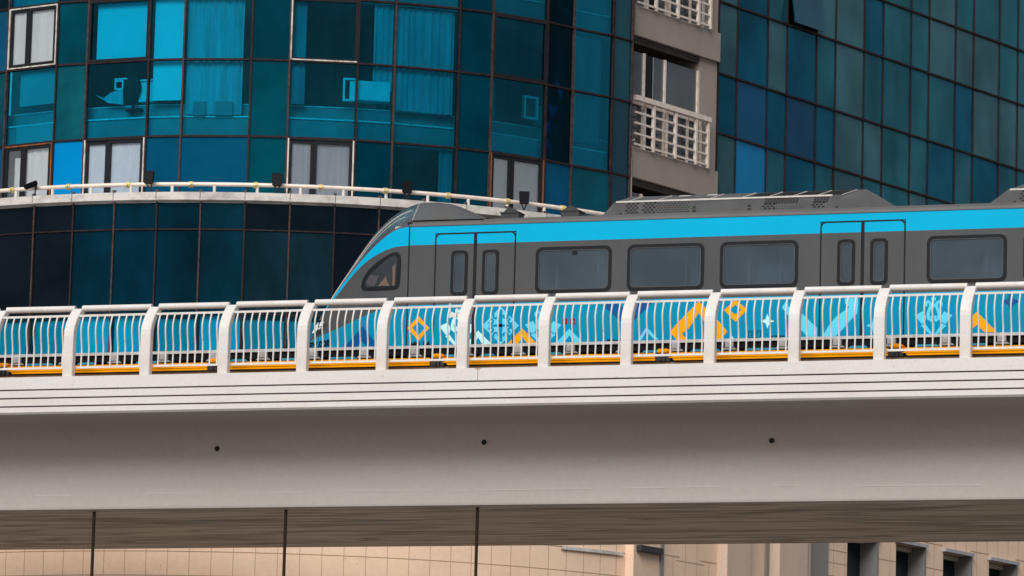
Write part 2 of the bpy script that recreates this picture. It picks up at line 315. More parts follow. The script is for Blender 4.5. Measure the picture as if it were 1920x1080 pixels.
# slim dark poles under the near edge
for k, (x, lab) in enumerate(((-37.31,'slim dark pole under the viaduct edge, leftmost of the three'),(-33.57,'slim dark pole under the viaduct edge, middle of the three'),(-29.93,'slim dark pole under the viaduct edge, rightmost of the three'))):
    p = MB(); p.tube([(x,82.98,0),(x,82.98,11.076)], .03, 10); p.tube([(x,82.98,0),(x,82.98,.04)], .12, 12)
    tag(p.build('support_pole', M['pole'], loc=(x,82.98,0), smooth=True), lab, 'pole', 'slim poles under the viaduct')

# ------------------------------------------------------------------ bridge railing
br = empty('bridge_railing', (-30, 81.35, zt), 'white bridge railing with curved flat posts and wavy bars in front of the train', 'railing')
def curveY(t):      # setback of the post front face with height t (0..1)
    return 0.0 if t < .58 else .36*((t-.58)/.42)**1.9
Hh = 1.288; PX = [-37.18+1.4985*k for k in range(-10, 27)]
pm = MB(); n = 14; fr = []; bk = []
for i in range(n+1):
    t = i/n; z = zt+Hh*t; fr.append((81.27+curveY(t), z)); bk.append((81.27+curveY(t)+.135, z-.02*(t > .5)))
bk[-1] = (bk[-1][0], zt+Hh-.06)
pm.prism([(-.095, y, z) for y, z in fr+bk[::-1]], (.19, 0, 0))
post0 = pm.build('post', M['white'], br, bevel=.008, loc=(0,0,0)); post0.location = (PX[0]+30, -81.35, -zt)
post0.data.transform(Matrix.Identity(4))
for x in PX[1:]: copy_part(post0, br, (x+30, -81.35, -zt))
pw = 1.4985; xa, xb = .095, pw-.095
hm = MB(); hm.tube([(xa-.02,81.69,14.605),(xb+.02,81.69,14.60)], .056, 16)
hr0 = hm.build('handrail', M['white'], br, smooth=True, loc=(0,0,0)); hr0.location = (PX[0]+30, -81.35, -zt)
def bal_off(t):
    K = [(0,0),(.2,.012),(.36,.018),(.5,-.018),(.62,-.05),(.77,-.063),(.88,-.02),(1,.045)]
    for (a, b), (c, d) in zip(K[:-1], K[1:]):
        if t <= c: u = (t-a)/(c-a); return b+(d-b)*u
pn = MB()
pn.box(xa, xb, 81.49, 81.525, 14.425, 14.462)
pn.box(xa, xb, 81.43, 81.467, 13.48, 13.517)
for k in range(9):
    x = xa + (xb-xa)*(k+.62)/9.25
    pts = []
    for i in range(17):
        t = i/16; z = 13.51+t*(14.43-13.51); yv = 81.449+.8*bal_off(t)
        pts.append((x, yv, z))
    pn.tube(pts, .0150, 8)
pn0 = pn.build('baluster_panel', M['white'], br, smooth=True, loc=(0,0,0)); pn0.location = (PX[0]+30, -81.35, -zt)
for x in PX[1:-1]:
    copy_part(hr0, br, (x+30, -81.35, -zt)); copy_part(pn0, br, (x+30, -81.35, -zt))
# two small clamps on the thin rail beside the fifth post
cl = MB(); cl.box(-29.98,-29.78,81.45,81.49,14.42,14.46); cl.tube([(-30.0,81.47,14.29),(-30.0,81.47,14.49)], .02, 8); cl.box(-30.0,-29.79,81.45,81.49,14.25,14.32)
cl.build('rail_clamp', M['white'], br)

# ------------------------------------------------------------------ wayside: guard boards, brackets, conductor rail
BX = [-43.0,-38.82,-34.66,-30.43,-26.27,-22.11,-17.9]
desc = ['orange guard board entering at the left edge of the picture','orange guard board behind the railing, first whole board from the left','orange guard board below the nose of the train','orange guard board below the first train door and first window','orange guard board below the second and third train windows','orange guard board leaving at the right edge of the picture']
for i in range(6):
    a, b = BX[i]+.12, BX[i+1]-.12
    q = MB()
    q.prism([(a, 82.0, 13.605),(a+.10, 82.0, 13.488),(b, 82.0, 13.488),(b, 82.0, 13.605)], (0,.025,0))
    q.box(a, b, 82.0, 82.24, 13.606, 13.622); q.box(a+.01, b, 81.985, 81.998, 13.53, 13.545)
    tag(q.build('guard_board', M['orange'], loc=((a+b)/2, 82.1, 13.488)), desc[i], 'guard board', 'orange guard boards behind the railing')
bd = ['black bracket at the far left between two orange boards','black bracket in the third railing bay, left of the train nose','black bracket under the first train door','black bracket under the large orange chevron','black bracket under the second train door']
bk0 = None
for i, x in enumerate(BX[1:6]):
    if bk0 is None:
        bk0 = empty('board_bracket', (x, 82.1, 13.475), bd[0], 'bracket', 'black brackets between the orange boards')
        q = MB(); q.box(x-.12,x+.05,82.03,82.2,13.475,13.60); q.box(x+.06,x+.13,82.06,82.2,13.475,13.58); q.tube([(x-.03,82.0,13.475),(x-.03,82.0,13.60)], .035, 10); q.build('clamp_block', M['dkgrey'], bk0, bevel=.01)
        q = MB(); q.box(x-.10,x+.10,82.04,82.2,13.625,13.70); q.box(x-.06,x+.14,82.03,82.21,13.645,13.675); q.build('orange_cap', M['orange'], bk0, bevel=.012)
    else: copy_tree(bk0, (x, 82.1, 13.475), 0, bd[i])
cr_ = empty('conductor_rail', (-30, 82.75, 13.475), 'pale steel conductor rail on grey blocks along the foot of the train', 'rail')
q = MB(); q.box(X0+8, X1-8, 82.68, 82.78, 13.893, 13.944); q.build('steel_rail', M['steel'], cr_)
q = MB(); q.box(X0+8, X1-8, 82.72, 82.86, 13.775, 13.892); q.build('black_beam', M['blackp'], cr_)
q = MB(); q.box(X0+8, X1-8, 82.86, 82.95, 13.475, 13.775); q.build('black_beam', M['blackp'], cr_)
blk = None
for k in range(-3, 25):
    x = -38.83+.9695*k
    if blk is None:
        q = MB(); q.box(-.075,.075,82.64,82.715,13.78,13.89); q.prism([(-.10,82.65,13.78),(.10,82.65,13.78),(.15,82.65,13.74),(-.15,82.65,13.74)],(0,.06,0))
        blk = q.build('support_block', M['greyblk'], cr_, bevel=.008, loc=(0,0,0)); blk.location = (x+30, -82.75, -13.475)
    else: copy_part(blk, cr_, (x+30, -82.75, -13.475))
rg = random.Random(3)
for k in range(-3, 24):
    x = -38.83+.9695*k; a = x+rg.uniform(.15,.4); b = min(a+rg.uniform(.3,.62), x+.86)
    if k % 4 == 3: continue
    q = MB(); q.prism([(a,82.70,13.735),(b,82.70,13.735),(b-.05,82.70,13.772),(a+.05,82.70,13.772)],(0,.12,0)); q.build('blue_cover', M['bluecyan'], cr_)

# ------------------------------------------------------------------ train
YT = 83.2; YC = 84.6
tr = empty('metro_train', (-24, YC, 13.0), 'grey and cyan metro train with a sloping nose and ornament livery on the viaduct', 'train')
XE = -11.0
def tp(px, py, Y=YT):
    d = cr*(px-960)+cu*(540-py)+fwd*FPX; t = Y/d.y; p = CAM+d*t; return p.x, p.z
def app(X, z, s):     # a point measured on the side plane, carried back by s along its line of sight
    k = (YT+s)/YT; return (X*k, YT+s, 1.6+(z-1.6)*k)
def resample(pl, n):
    P = [Vector((a, b, 0)) for a, b in pl]; L = [0]
    for i in range(1, len(P)): L.append(L[-1]+(P[i]-P[i-1]).length)
    out = []
    for k in range(n+1):
        t = L[-1]*k/n; i = 1
        while i < len(P)-1 and L[i] < t: i += 1
        u = (t-L[i-1])/max(1e-9, L[i]-L[i-1]); q = P[i-1].lerp(P[i], u); out.append((q.x, q.y))
    return out
def smoothpl(pl, it=2):
    for _ in range(it):
        o = [pl[0]]
        for a, b in zip(pl[:-1], pl[1:]):
            o += [(a[0]*.75+b[0]*.25, a[1]*.75+b[1]*.25), (a[0]*.25+b[0]*.75, a[1]*.25+b[1]*.75)]
        pl = o+[pl[-1]]
    return pl
XS = -31.45
def taper(X): return .85*(max(0, XS-X)/1.87)**2
NN = 30
rw = [[(-33.22,13.70),(XS,13.70)],
      [(-33.30,14.14),(-33.25,14.185),(-33.01,14.265),(-32.03,14.68),(-31.76,14.742),(XS,14.745)],
      [(-33.07,14.60),(-32.976,14.782),(-32.778,15.0),(-32.53,15.32),(-32.27,15.57),(-32.03,15.712),(-31.8,15.80),(-31.66,15.828),(XS,15.835)],
      [(-33.085,14.60),(-33.026,14.74),(-32.846,14.99),(-32.534,15.39),(-32.204,15.765),(-31.872,16.047),(-31.671,16.15),(XS,16.178)],
      [(-33.30,14.14),(-33.26,14.25),(-32.993,14.782),(-32.913,14.926),(-32.537,15.483),(-32.211,15.96),(-31.88,16.306),(-31.546,16.523),(-31.276,16.6)]]
rw = [resample(smoothpl(p), NN) for p in rw]
def side(rowpts): return [app(X, z, taper(X)) for X, z in rowpts]
S = [side(p) for p in rw[:4]]
S5 = [app(X, z, 1.4) for X, z in rw[4]]
def hood(t):
    out = []
    for (Xa, za), (Xb, zb) in zip(rw[3], rw[4]):
        wgt = math.sin(t*math.pi/2)**.8; s3 = taper(Xa); out.append(app(Xa+(Xb-Xa)*wgt, za+(zb-za)*wgt, s3+(1.4-s3)*t))
    return out
Hd = [S[3]]+[hood(t) for t in (.06,.12,.2,.3,.4,.5,.62,.75,.88)]+[S5]
mir = lambda rows: [[(x, 2*YC-y, z) for x, y, z in r_] for r_ in rows]
def strip(a, b, k=3): return [[tuple(Vector(p).lerp(Vector(q), i/k)) for p, q in zip(a, b)] for i in range(k+1)]
cab = MB()
tw_ = MB(); tw_.tube(Hd[6][3:-1], .010, 6); tw_.tube(Hd[4][6:-2], .006, 6)
tw_.build('windscreen_trim', M['tunitl'], tr)
for fn in (lambda r_: r_, mir):
    cab.grid(fn(strip(S[0], S[1])), 0); cab.grid(fn(strip(S[1], S[2])), 1); cab.grid(fn(strip(S[2], S[3])), 2)
    cab.grid(fn(Hd), 1)
# nose front: close between the two lower rows' tips
tipL = [S[0][0], S[1][0], Hd[-1][0]]
cab.grid([[S[0][0], (S[0][0][0]-.25, YC, 13.9), (S[0][0][0], 2*YC-S[0][0][1], 13.70)], [S[1][0], S5[0], (S[1][0][0], 2*YC-S[1][0][1], S[1][0][2])]], 0)
cab.build('cab_shell', [M['tblue'], M['tgrey'], M['stripe']], tr, smooth=True)
# headlights
lamp = MB()
def nose_pt(px, py, out=.02):
    X, z = tp(px, py); s = taper(X)*.86; x, y, zz = app(X, z, s); return (x-.0, y-out, zz)
for poly in ([(599,613),(600.5,606.5),(603,603.4),(607.8,603.2),(606.5,607.2),(603.5,610.8)], [(591.5,614),(595,608),(598,604.5),(597,610),(595.5,613.8)], [(585.6,625),(588.5,619.5),(592,615.3),(597,613),(596,618),(591,624)], [(597.5,616.2),(600,613.8),(603,613.2),(601,616),(598,618.3)]):
    l = MB(); l.prism([nose_pt(*p) for p in poly], (0,.03,0)); l.build('headlight', M['lamp'], tr)
# body side wall in bands with openings for doors and windows
DOORS = [(-30.955,-29.42),(-23.805,-22.27),(-16.655,-15.12)]
WINS = [(-29.04,-27.62),(-27.33,-25.91),(-25.62,-24.195),(-21.885,-20.47),(-20.18,-18.76),(-18.47,-17.04),(-14.75,-13.33)]
ZW0, ZW1, ZG, ZB0, ZB1 = 14.908, 15.735, 14.745, 15.84, 16.178
solid = []; cur = XS
for a, b in DOORS: solid.append((cur, a)); cur = b
solid.append((cur, XE))
bw = MB()
inset = .03
for a, b in solid:
    bw.box(a, b, YT, YT+.05, 13.70, ZG, 0)
    bw.box(a, b, YT, YT+.05, ZB0, ZB1, 2)
    ws = [w_ for w_ in WINS if w_[0] > a-.01 and w_[1] < b+.01]
    bw.box(a, b, YT, YT+.05, ZG, ZW0+inset, 1); bw.box(a, b, YT, YT+.05, ZW1-inset, ZB0, 1)
    c = a
    for w0, w1 in ws: bw.box(c, w0+inset, YT, YT+.05, ZW0+inset, ZW1-inset, 1); c = w1-inset
    bw.box(c, b, YT, YT+.05, ZW0+inset, ZW1-inset, 1)
for a, b in DOORS: bw.box(a, b, YT, YT+.05, 16.045, ZB1, 2); bw.box(a, b, YT, YT+.05, 13.70, 13.93, 0)
bw.box(XS, XE, YT-.004, YT+.002, ZG-.012, ZG+.004, 2)
bw.box(XS, XE, 2*YC-YT-.05, 2*YC-YT, 13.70, ZB1, 1); bw.box(XE-.05, XE, YT+.05, 2*YC-YT-.05, 13.7, ZB1, 1)
bw.build('body_side', [M['tblue'], M['tgrey'], M['stripe']], tr)
ins = MB(); ins.box(XS-.3, XE-.06, YT+.06, 2*YC-YT-.06, 13.90, 13.96); ins.box(XS-.3, XE-.06, 2*YC-YT-.20, 2*YC-YT-.06, 13.96, 16.2); ins.box(XS-.3, XE-.06, YT+.06, 2*YC-YT-.2, 16.1, 16.2)
ins.build('saloon_interior', M['cabin'], tr)
for x in (-28.76,-27.98,-26.35,-25.2,-24.62,-20.9,-19.6):
    q = MB(); q.tube([(x,YT+.35,13.96),(x,YT+.35,16.1)], .018, 8); q.build('grab_pole', M['steel'], tr)
q = MB()
for a, b in ((-25.05,-24.3),(-21.0,-20.5),(-28.0,-27.7),(-26.3,-26.0)): q.box(a, b, YT+.45, YT+.5, 13.96, 15.42)
q.build('draught_screen', mat('screen_grey', (.34,.36,.38), .5), tr)
uf = MB(); uf.box(-32.6, XE, YT+.15, 2*YC-YT-.15, 13.10, 13.9); uf.build('underframe', M['blackp'], tr)
for x in (-31.0,-29.2,-17.5,-15.7):
    wh = MB()
    for yv in (YC-.78, YC+.70): wh.tube([(x,yv,13.66),(x,yv+.1,13.66)], .40, 24)
    wh.build('wheel_set', M['dkgrey'], tr)
# roof
def lip(mb, x0, x1):
    pr = [(YT-.012,ZB1),(YT-.012,16.215),(YT+.03,16.27),(YT+.11,16.30),(YT+.3,16.33),(YC-.6,16.40),(YC,16.43)]
    pr += [(2*YC-y, z) for y, z in pr[-2::-1]]
    mb.prism([(x0,y,z) for y, z in pr], (x1-x0,0,0))
rf = MB(); lip(rf, XS, XE); rf.build('roof', M['troof'], tr, smooth=True)
st = [(XS,16.178,-31.276,16.6),(-31.40,16.275,-31.13,16.609),(-31.2,16.285,-30.94,16.608),(-30.95,16.288,-30.665,16.567),(-30.70,16.288,-30.50,16.513),(-30.50,16.288,-30.357,16.454),(-30.25,16.286,-30.15,16.36),(-30.05,16.284,-29.98,16.29)]
tl = (0,.06,.12,.2,.3,.4,.5,.62,.75,.88,1)
rows = []
for Xe, ze, Xa, za in st:
    near = []
    for t in tl:
        wgt = math.sin(t*math.pi/2)**.8; near.append(app(Xe+(Xa-Xe)*wgt, ze+(za-ze)*wgt, .012+(1.4-.012)*t))
    rows.append(near+[(x, 2*YC-y, z) for x, y, z in near[-2::-1]])
fj = MB(); fj.tube([Vector(p)+Vector((0,-.003,.003)) for p in rows[0][:11]], .006, 6); fj.build('fairing_joint', M['tunitl'], tr)
cw = MB(); cw.grid(rows, 0); cw.build('roof_fairing', M['troof'], tr, smooth=True)
sm = MB(); sm.box(XS+.01, -30.7, YT+.012, YT+.045, 16.285, 16.296); sm.build('fairing_shadow', M['thole'], tr)  # dark strip painted as the shadow line between fairing and roof lip
for x in (-29.84, -28.70):
    c = MB(); c.box(x-.17, x+.17, 84.0, 84.3, 16.33, 16.53); c.box(x-.185, x+.185, 83.985, 84.315, 16.515, 16.535)
    c.grid([[(x-.13+.26*k/8, 84.02+j*.26, 16.535+.085*math.sin(math.pi*k/8)) for k in range(9)] for j in (0,.33,.66,1)], 0)
    c.prism([(x-.13+.26*k/8, 84.02, 16.535+.085*math.sin(math.pi*k/8)) for k in range(9)], (0,.01,0))
    c.build('roof_vent_cap', M['dkgrey'], tr)
def roof_unit(xf0, xf1, xr1, xr0, grille=True):
    """xf0/xf1 foot and top of the front slope, xr1/xr0 top and foot of the rear slope"""
    y0, yS, yT_ = 83.72, 83.74, 84.0; zb_, zs_, zt_ = 16.32, 16.60, 16.735; dz = .25
    u = MB()
    A = [(xf0,y0,zb_),(xf1-.22,yS,zs_),(xf1,yT_,zt_),(xr1,yT_,zt_),(xr1+.26,yS,zs_-.02),(xr0,y0,zb_)]
    B = [(x, 2*YC-y, z) for x, y, z in A]
    bs = A+B; nA = 6
    u.add(bs, [(0,1,4,5),(1,2,3,4),(2,8,9,3),(0,6,7,1),(1,7,8,2),(5,4,10,11),(4,3,9,10),(6,11,10,7),(7,10,9,8),(0,5,11,6)])
    o = u.build('roof_unit', M['tunit'], tr); 
    e = MB(); e.box(xf1-.18, xr1-.55, yS-.012, yS+.012, zs_-.012, zs_+.018); e.build('edge_strip', M['tunitl'], o)
    e = MB(); e.box(xf0+.1, xr0-.1, y0-.03, y0+.01, zb_-.03, zb_+.012); e.build('base_gap', M['thole'], o)
    h_ = MB()
    def face(x, t): return (x, y0+(yS-y0)*t-.003, zb_+(zs_-zb_)*t)
    def hole(x, t, wd=.048, ht=.10):
        a, b, c, d = face(x, t), face(x+wd, t), face(x+wd+.01, t+ht), face(x+.01, t+ht); h_.prism([a,b,c,d], (0,.004,0))
    def cluster(xa, nx, ny, t0=.10, full=True):
        for i in range(nx):
            for j in range(ny):
                hole(xa+.078*i+(.039 if j % 2 else 0)+.004*j, t0+.145*j)
    L_ = xr1-xf1
    cluster(xf1-.02, 3, 6); cluster(xf1+.30, 3, 6)
    for i in range(10):
        for j in range(6):
            hole(xf1+.56+.062*i+(.031 if j % 2 else 0), .10+.14*j, .034, .055)
    for xq in (xf1+1.24, xf1+2.26):
        hole(xq, .22, .06, .13); hole(xq, .44, .06, .13)
    cluster(xf1+2.52, 3, 4)
    for i in range(12):
        for j in range(3): hole(xf1+2.56+.052*i+.012*j, .58+.12*j, .036, .095)
        for j in range(3): hole(xf1+2.72+.046*i+.012*j, .12+.13*j, .014, .04)
    cluster(xf1+3.42, 3, 4)
    for i in range(5):
        for j in range(3): hole(xf1+3.46+.055*i+.012*j, .58+.12*j, .038, .095)
    for xq in (xf1-.12, xf1+3.86):
        h_.prism([face(xq,.14),face(xq+.05,.14),face(xq+.055,.30),face(xq+.012,.30)], (0,.004,0))
    h_.build('perforation', M['thole'], o)
    if grille:
        s_ = MB()
        class Ed:
            def prism(self, *a): e_ = MB(); e_.prism(*a); e_.build('grille_bar', M['tunitl'], o)
        ed = Ed()
        def ch(x, t, e=.004): return (x+.22*t, yS+(yT_-yS)*t-e, zs_+(zt_-zs_)*t+e)
        gx = xf1+2.16
        for gI in range(4):
            for k in range(9):
                x = gx+.05+gI*.45+.044*k; s_.prism([ch(x,.22),ch(x+.026,.22),ch(x+.026,.93),ch(x,.93)], (0,.004,-.004))
        s_.build('grille_slot', M['thole'], o)
        for x in (gx-.05, gx+.44, gx+.89, gx+1.34, gx+1.80): ed.prism([ch(x,.06,.006),ch(x+.022,.06,.006),ch(x+.022,.97,.006),ch(x,.97,.006)], (0,.006,-.006))
        for x in (xf1+.02, xf1+.56, xf1+1.52): s2 = None; ed.prism([ch(x,.06,.006),ch(x+.018,.06,.006),ch(x+.018,.97,.006),ch(x,.97,.006)], (0,.006,-.006))
        for xa, xb2 in ((xf1+.75,xf1+.95),(xf1+1.27,xf1+1.45)): ed.prism([ch(xa,.75,.006),ch(xb2,.75,.006),ch(xb2,.9,.006),ch(xa,.9,.006)], (0,.006,-.006))
        pass
    return o
roof_unit(-28.03,-27.56,-23.20,-22.52)
roof_unit(-20.98,-20.38,-16.5,-15.9)
# windows
def rrect(x0, x1, z0, z1, r_, y, n=6):
    out = []
    for cx, cz, a0 in ((x1-r_,z1-r_,0),(x0+r_,z1-r_,90),(x0+r_,z0+r_,180),(x1-r_,z0+r_,270)):
        for k in range(n+1):
            a = R(a0+90*k/n); out.append((cx+r_*math.cos(a), y, cz+r_*math.sin(a)))
    return out
def window(x0, x1, z0, z1, wd, r_, y=YT, parent=tr, name='window', gm='tglass'):
    q = MB(); q.ringprism(rrect(x0,x1,z0,z1,r_,y-.012), rrect(x0+wd,x1-wd,z0+wd,z1-wd,max(.015,r_-wd*.55),y-.012), (0,.02,0))
    o = q.build(name, M['seal'], parent)
    q = MB(); q.ringprism(rrect(x0+wd-.002,x1-wd+.002,z0+wd-.002,z1-wd+.002,max(.015,r_-wd*.55),y-.014), rrect(x0+wd+.009,x1-wd-.009,z0+wd+.009,z1-wd-.009,max(.012,r_-wd*.6),y-.014), (0,.004,0)); q.build('bead', M['tunit'], o)
    q = MB(); q.prism(rrect(x0+wd-.01,x1-wd+.01,z0+wd-.01,z1-wd+.01,max(.015,r_-wd*.55),y+.0), (0,.008,0)); q.build('pane', M[gm], o)
    return o
for i, (a, b) in enumerate(WINS):
    wn = window(a, b, ZW0, ZW1, .062, .12)
    if i == 0:
        q = MB(); q.box(-28.36,-28.27,YT-.013,YT-.004,15.59,15.68); q.build('latch', M['seal'], wn)
# doors
def door(x0, x1):
    xm = (x0+x1)/2
    for s_, (a, b) in enumerate(((x0+.02, xm-.028),(xm+.028, x1-.02))):
        wa, wb = (x0+.315, x0+.635) if s_ == 0 else (xm+.14, xm+.455)
        q = MB(); y0, y1 = YT-.002, YT+.04
        q.box(a, b, y0, y1, 13.95, ZG, 0); q.box(a, b, y0, y1, ZB0, 16.03, 2)
        q.box(a, wa+inset, y0, y1, ZG, ZB0, 1); q.box(wb-inset, b, y0, y1, ZG, ZB0, 1)
        q.box(wa+inset, wb-inset, y0, y1, ZG, ZW0+inset, 1); q.box(wa+inset, wb-inset, y0, y1, 15.72-inset, ZB0, 1)
        o = q.build('door_leaf', [M['tblue'], M['tgrey'], M['stripe']], tr)
        window(wa, wb, ZW0, 15.72, .062, .085, YT-.002, o, 'door_window')
    q = MB()
    q.ringprism(rrect(x0,x1,13.95,16.045,.10,YT-.008), rrect(x0+.026,x1-.026,13.965,16.02,.08,YT-.008), (0,.02,0))
    q.box(xm-.03, xm+.03, YT-.009, YT+.02, 13.97, 16.02)
    q.build('door_seal', M['seal'], tr)
for a, b in DOORS: door(a, b)
q = MB(); q.box(XS-.012, XS+.012, YT-.006, YT+.01, 13.75, 16.26); q.box(XS-.04, XS+.04, YT-.01, YT+.02, 16.225, 16.26); q.build('cab_joint', M['seal'], tr)
# cab side window
co = smoothpl([(-32.345,15.10),(-32.335,15.20),(-32.29,15.30),(-32.19,15.445),(-31.99,15.60),(-31.79,15.705),(-31.70,15.73),(-31.63,15.71),(-31.595,15.60),(-31.60,15.40),(-31.602,15.2),(-31.63,15.08),(-31.70,15.045),(-31.9,15.04),(-32.22,15.038),(-32.32,15.05),(-32.345,15.10)], 2)[:-1]
cx_, cz_ = -31.93, 15.33
def shr(p, d):
    v = Vector((p[0]-cx_, p[1]-cz_)); l = v.length; return (cx_+v.x*(1-d/l), cz_+v.y*(1-d/l))
ci = [shr(p, .075) for p in co]
cp = lambda p, out: (lambda t: (t[0], t[1]-out, t[2]))(app(p[0], p[1], taper(p[0])))
q = MB(); q.ringprism([cp(p,.016) for p in co], [cp(p,.016) for p in ci], (0,.014,0)); cwn = q.build('cab_window', M['seal'], tr)
q = MB(); q.prism([cp(p,.010) for p in ci], (0,.006,0)); q.build('pane', mat('cab_glass_dark', (.022,.03,.04), .06), cwn)
def cabq(pts, m_, name):
    q = MB(); q.prism([cp(p,.0125) for p in pts], (0,.002,0)); q.build(name, m_, cwn)
cabq([(-31.70,15.11),(-32.02,15.11),(-31.70,15.52)], mat('sun_blind_tan', (.13,.095,.078), .5), 'sun_blind')
cabq([(-32.08,15.11),(-32.22,15.13),(-32.25,15.20),(-32.18,15.32),(-32.0,15.30)], mat('cab_reflection_grey', (.065,.062,.07), .3), 'reflection_patch')  # grey reflection painted as a flat shape on the pane

# ---- livery ornaments: thin vinyl sheets on the side
def deco(polys, m_, name='ornament', lift=.004, th=.0015, lab=None):
    q = MB()
    for p in polys:
        pts = [tp(*a) for a in p]; q.prism([(x, YT-lift, z) for x, z in pts], (0, th, 0))
    o = q.build(name, M[m_], tr)
    if lab: o['label'] = lab
    return o
def ringdeco(outer, inner, m_, name='ornament', lift=.004, lab=None):
    q = MB(); f_ = lambda L_: [(x, YT-lift, z) for x, z in (tp(*a) for a in L_)]
    q.ringprism(f_(outer), f_(inner), (0,.0015,0)); o = q.build(name, M[m_], tr)
    if lab: o['label'] = lab
def ribbon(pts, wd):      # flat band along a pixel polyline -> quads
    out = []; n = len(pts); nr = []
    for i in range(n):
        a = pts[max(0,i-1)]; b = pts[min(n-1,i+1)]; dx, dy = b[0]-a[0], b[1]-a[1]; l = math.hypot(dx,dy) or 1; nr.append((-dy/l, dx/l))
    for i in range(n-1):
        w0 = wd if not callable(wd) else wd(i/(n-1)); w1 = wd if not callable(wd) else wd((i+1)/(n-1))
        a, b = pts[i], pts[i+1]
        out.append([(a[0]+nr[i][0]*w0,a[1]+nr[i][1]*w0),(b[0]+nr[i+1][0]*w1,b[1]+nr[i+1][1]*w1),(b[0]-nr[i+1][0]*w1,b[1]-nr[i+1][1]*w1),(a[0]-nr[i][0]*w0,a[1]-nr[i][1]*w0)])
    return out
ringdeco([(784.8,592.5),(805,615),(784.8,639.5),(764.2,615)], [(784.8,603.2),(797,615),(784.8,628.6),(773,615)], 'torange', lab='orange open diamond near the nose')
def tulip(cx, cy, s, m_):
    P = []
    for sg in (-1, 1):
        T = lambda x, y: (cx+sg*x*s, cy+y*s)
        P.append([T(34,0),T(19,-7),T(13,3),T(15,12),T(20,18)])
        P += ribbon([T(20,16),T(13,24),T(6,32),T(2,38)], lambda t: s*(4.0-2.2*t))
        sw = [T(13,-16),T(14,-21),T(10,-25),T(6,-22),T(5,-16),T(8,-9),T(10,-2),T(9,6),T(4,10),T(2,5),T(4,1)]
        P += ribbon(sw, s*2.8)
    P += ribbon([(cx,cy-32*s),(cx,cy-26*s)], 4.2*s); P.append([(cx-3*s,cy-18*s),(cx,cy-26*s),(cx+3*s,cy-18*s),(cx,cy-12*s)])
    P += ribbon([(cx,cy+14*s),(cx,cy+34*s)], 1.6*s)
    deco(P, m_)
tulip(858, 612, 1.0, 'tpale'); tulip(1018.5, 609, 1.0, 'tlight'); tulip(1750.5, 591, 1.04, 'tlight')
deco([[(904,611),(934,580),(939,574.5),(944,580),(973,610.5),(944,641),(939,646.5),(934,641)]], 'tlight', lab='light blue diamond with scrollwork')
sc_ = []
def circ(cx, cy, r_, a0=0, a1=300, n=12): return [(cx+r_*math.cos(R(a0+(a1-a0)*k/n)), cy+r_*math.sin(R(a0+(a1-a0)*k/n))) for k in range(n+1)]
sc_ += ribbon([(938.7,581),(938.7,640)], 3.3)
for sg in (-1, 1):
    sc_ += ribbon([(939,610.5),(939+sg*22,610.5)], lambda t: 2.8-1.2*t)
    for sv in (-1, 1):
        sc_ += ribbon([(939+sg*(9.5+4.4*math.cos(a)), 610.5+sv*(18+4.6*math.sin(a))) for a in [R(180+28*k) for k in range(-1,9)]], 1.9)
        sc_ += ribbon([(939+sg*(18.5+4.2*math.cos(a)), 610.5+sv*(8+4.4*math.sin(a))) for a in [R(120+28*k) for k in range(-1,9)]], 1.9)
deco(sc_, 'tblue', lift=.006)
deco([[(896.7,620),(922.8,646),(904.5,646),(896.7,632.5),(889,646),(873,646)]], 'tpale', lab='pale blue chevron beside the scroll diamond')
deco([[(979.4,616),(1008,645.5),(989.6,645.5),(979.4,631),(971.5,645.5),(951,645.5)]], 'torange', lab='orange chevron right of the scroll diamond')
deco([[(979,641.5),(982,646),(976,646)]], 'tpale')
deco([[(1067.4,616.5),(1093,642),(1077,642),(1067.4,629),(1058.5,642),(1043.5,642.3)]], 'tlight', lab='light blue chevron under the red stickers')
deco([[(1130,566),(1226,562),(1222,568.5),(1176,613),(1136,578)]], 'tdark', lab='deep blue triangle hanging from the grey band')
deco([[(1150,565.5),(1190,563.8),(1176,580)]], 'tblue', lift=.006)
deco([[(1212,613),(1235,636.5),(1228,637.5),(1212,621.5),(1203,637.3),(1196.5,637.3)]], 'tlight', lab='thin light blue chevron')
ls = [(1310,565.4),(1264.4,612),(1256.5,623),(1270,638.6),(1290,638.6),(1278.6,626),(1292,615),(1310,587)]
deco([[ls[0],ls[1],ls[6],ls[7]],[ls[1],ls[2],ls[3],ls[4],ls[5],ls[6]]]+[[(2620-a, b-.9) for a, b in q_][::-1] for q_ in ([ls[0],ls[1],ls[6],ls[7]],[ls[1],ls[2],ls[3],ls[4],ls[5],ls[6]])], 'torange', lab='large orange angular ornament')
ringdeco([(1379.3,561.5),(1400.5,580.5),(1379.3,603.5),(1357.5,581.5)], [(1379.3,571.5),(1390.5,580.7),(1379.3,590),(1367,581.3)], 'torange', lab='orange open diamond right of the large ornament')
def star4(cx, cy, rx, ry, m_):
    pts = []
    for k in range(4):
        a = math.pi/2*k; pts.append((cx+rx*math.cos(a), cy+ry*math.sin(a))); a += math.pi/4; pts.append((cx+rx*.38*math.cos(a), cy+ry*.38*math.sin(a)))
    deco([pts], m_)
star4(1439,602.3,13.5,14,'tpale'); star4(1639,610.5,15,17,'tlight'); star4(1895,565.5,17,23,'tdark')
deco([[(1372,629.5),(1376.5,635.5),(1367,635.7)]], 'tpale')
deco([[(1466,576.7),(1475.5,562),(1479,577),(1475.5,588.5)],[(1475.5,588.5),(1479,577),(1485,572),(1501.5,585.5),(1532,615),(1532,632),(1514,632),(1501.5,617.4)]], 'tlight', lab='light blue slanting arm left of the second door')
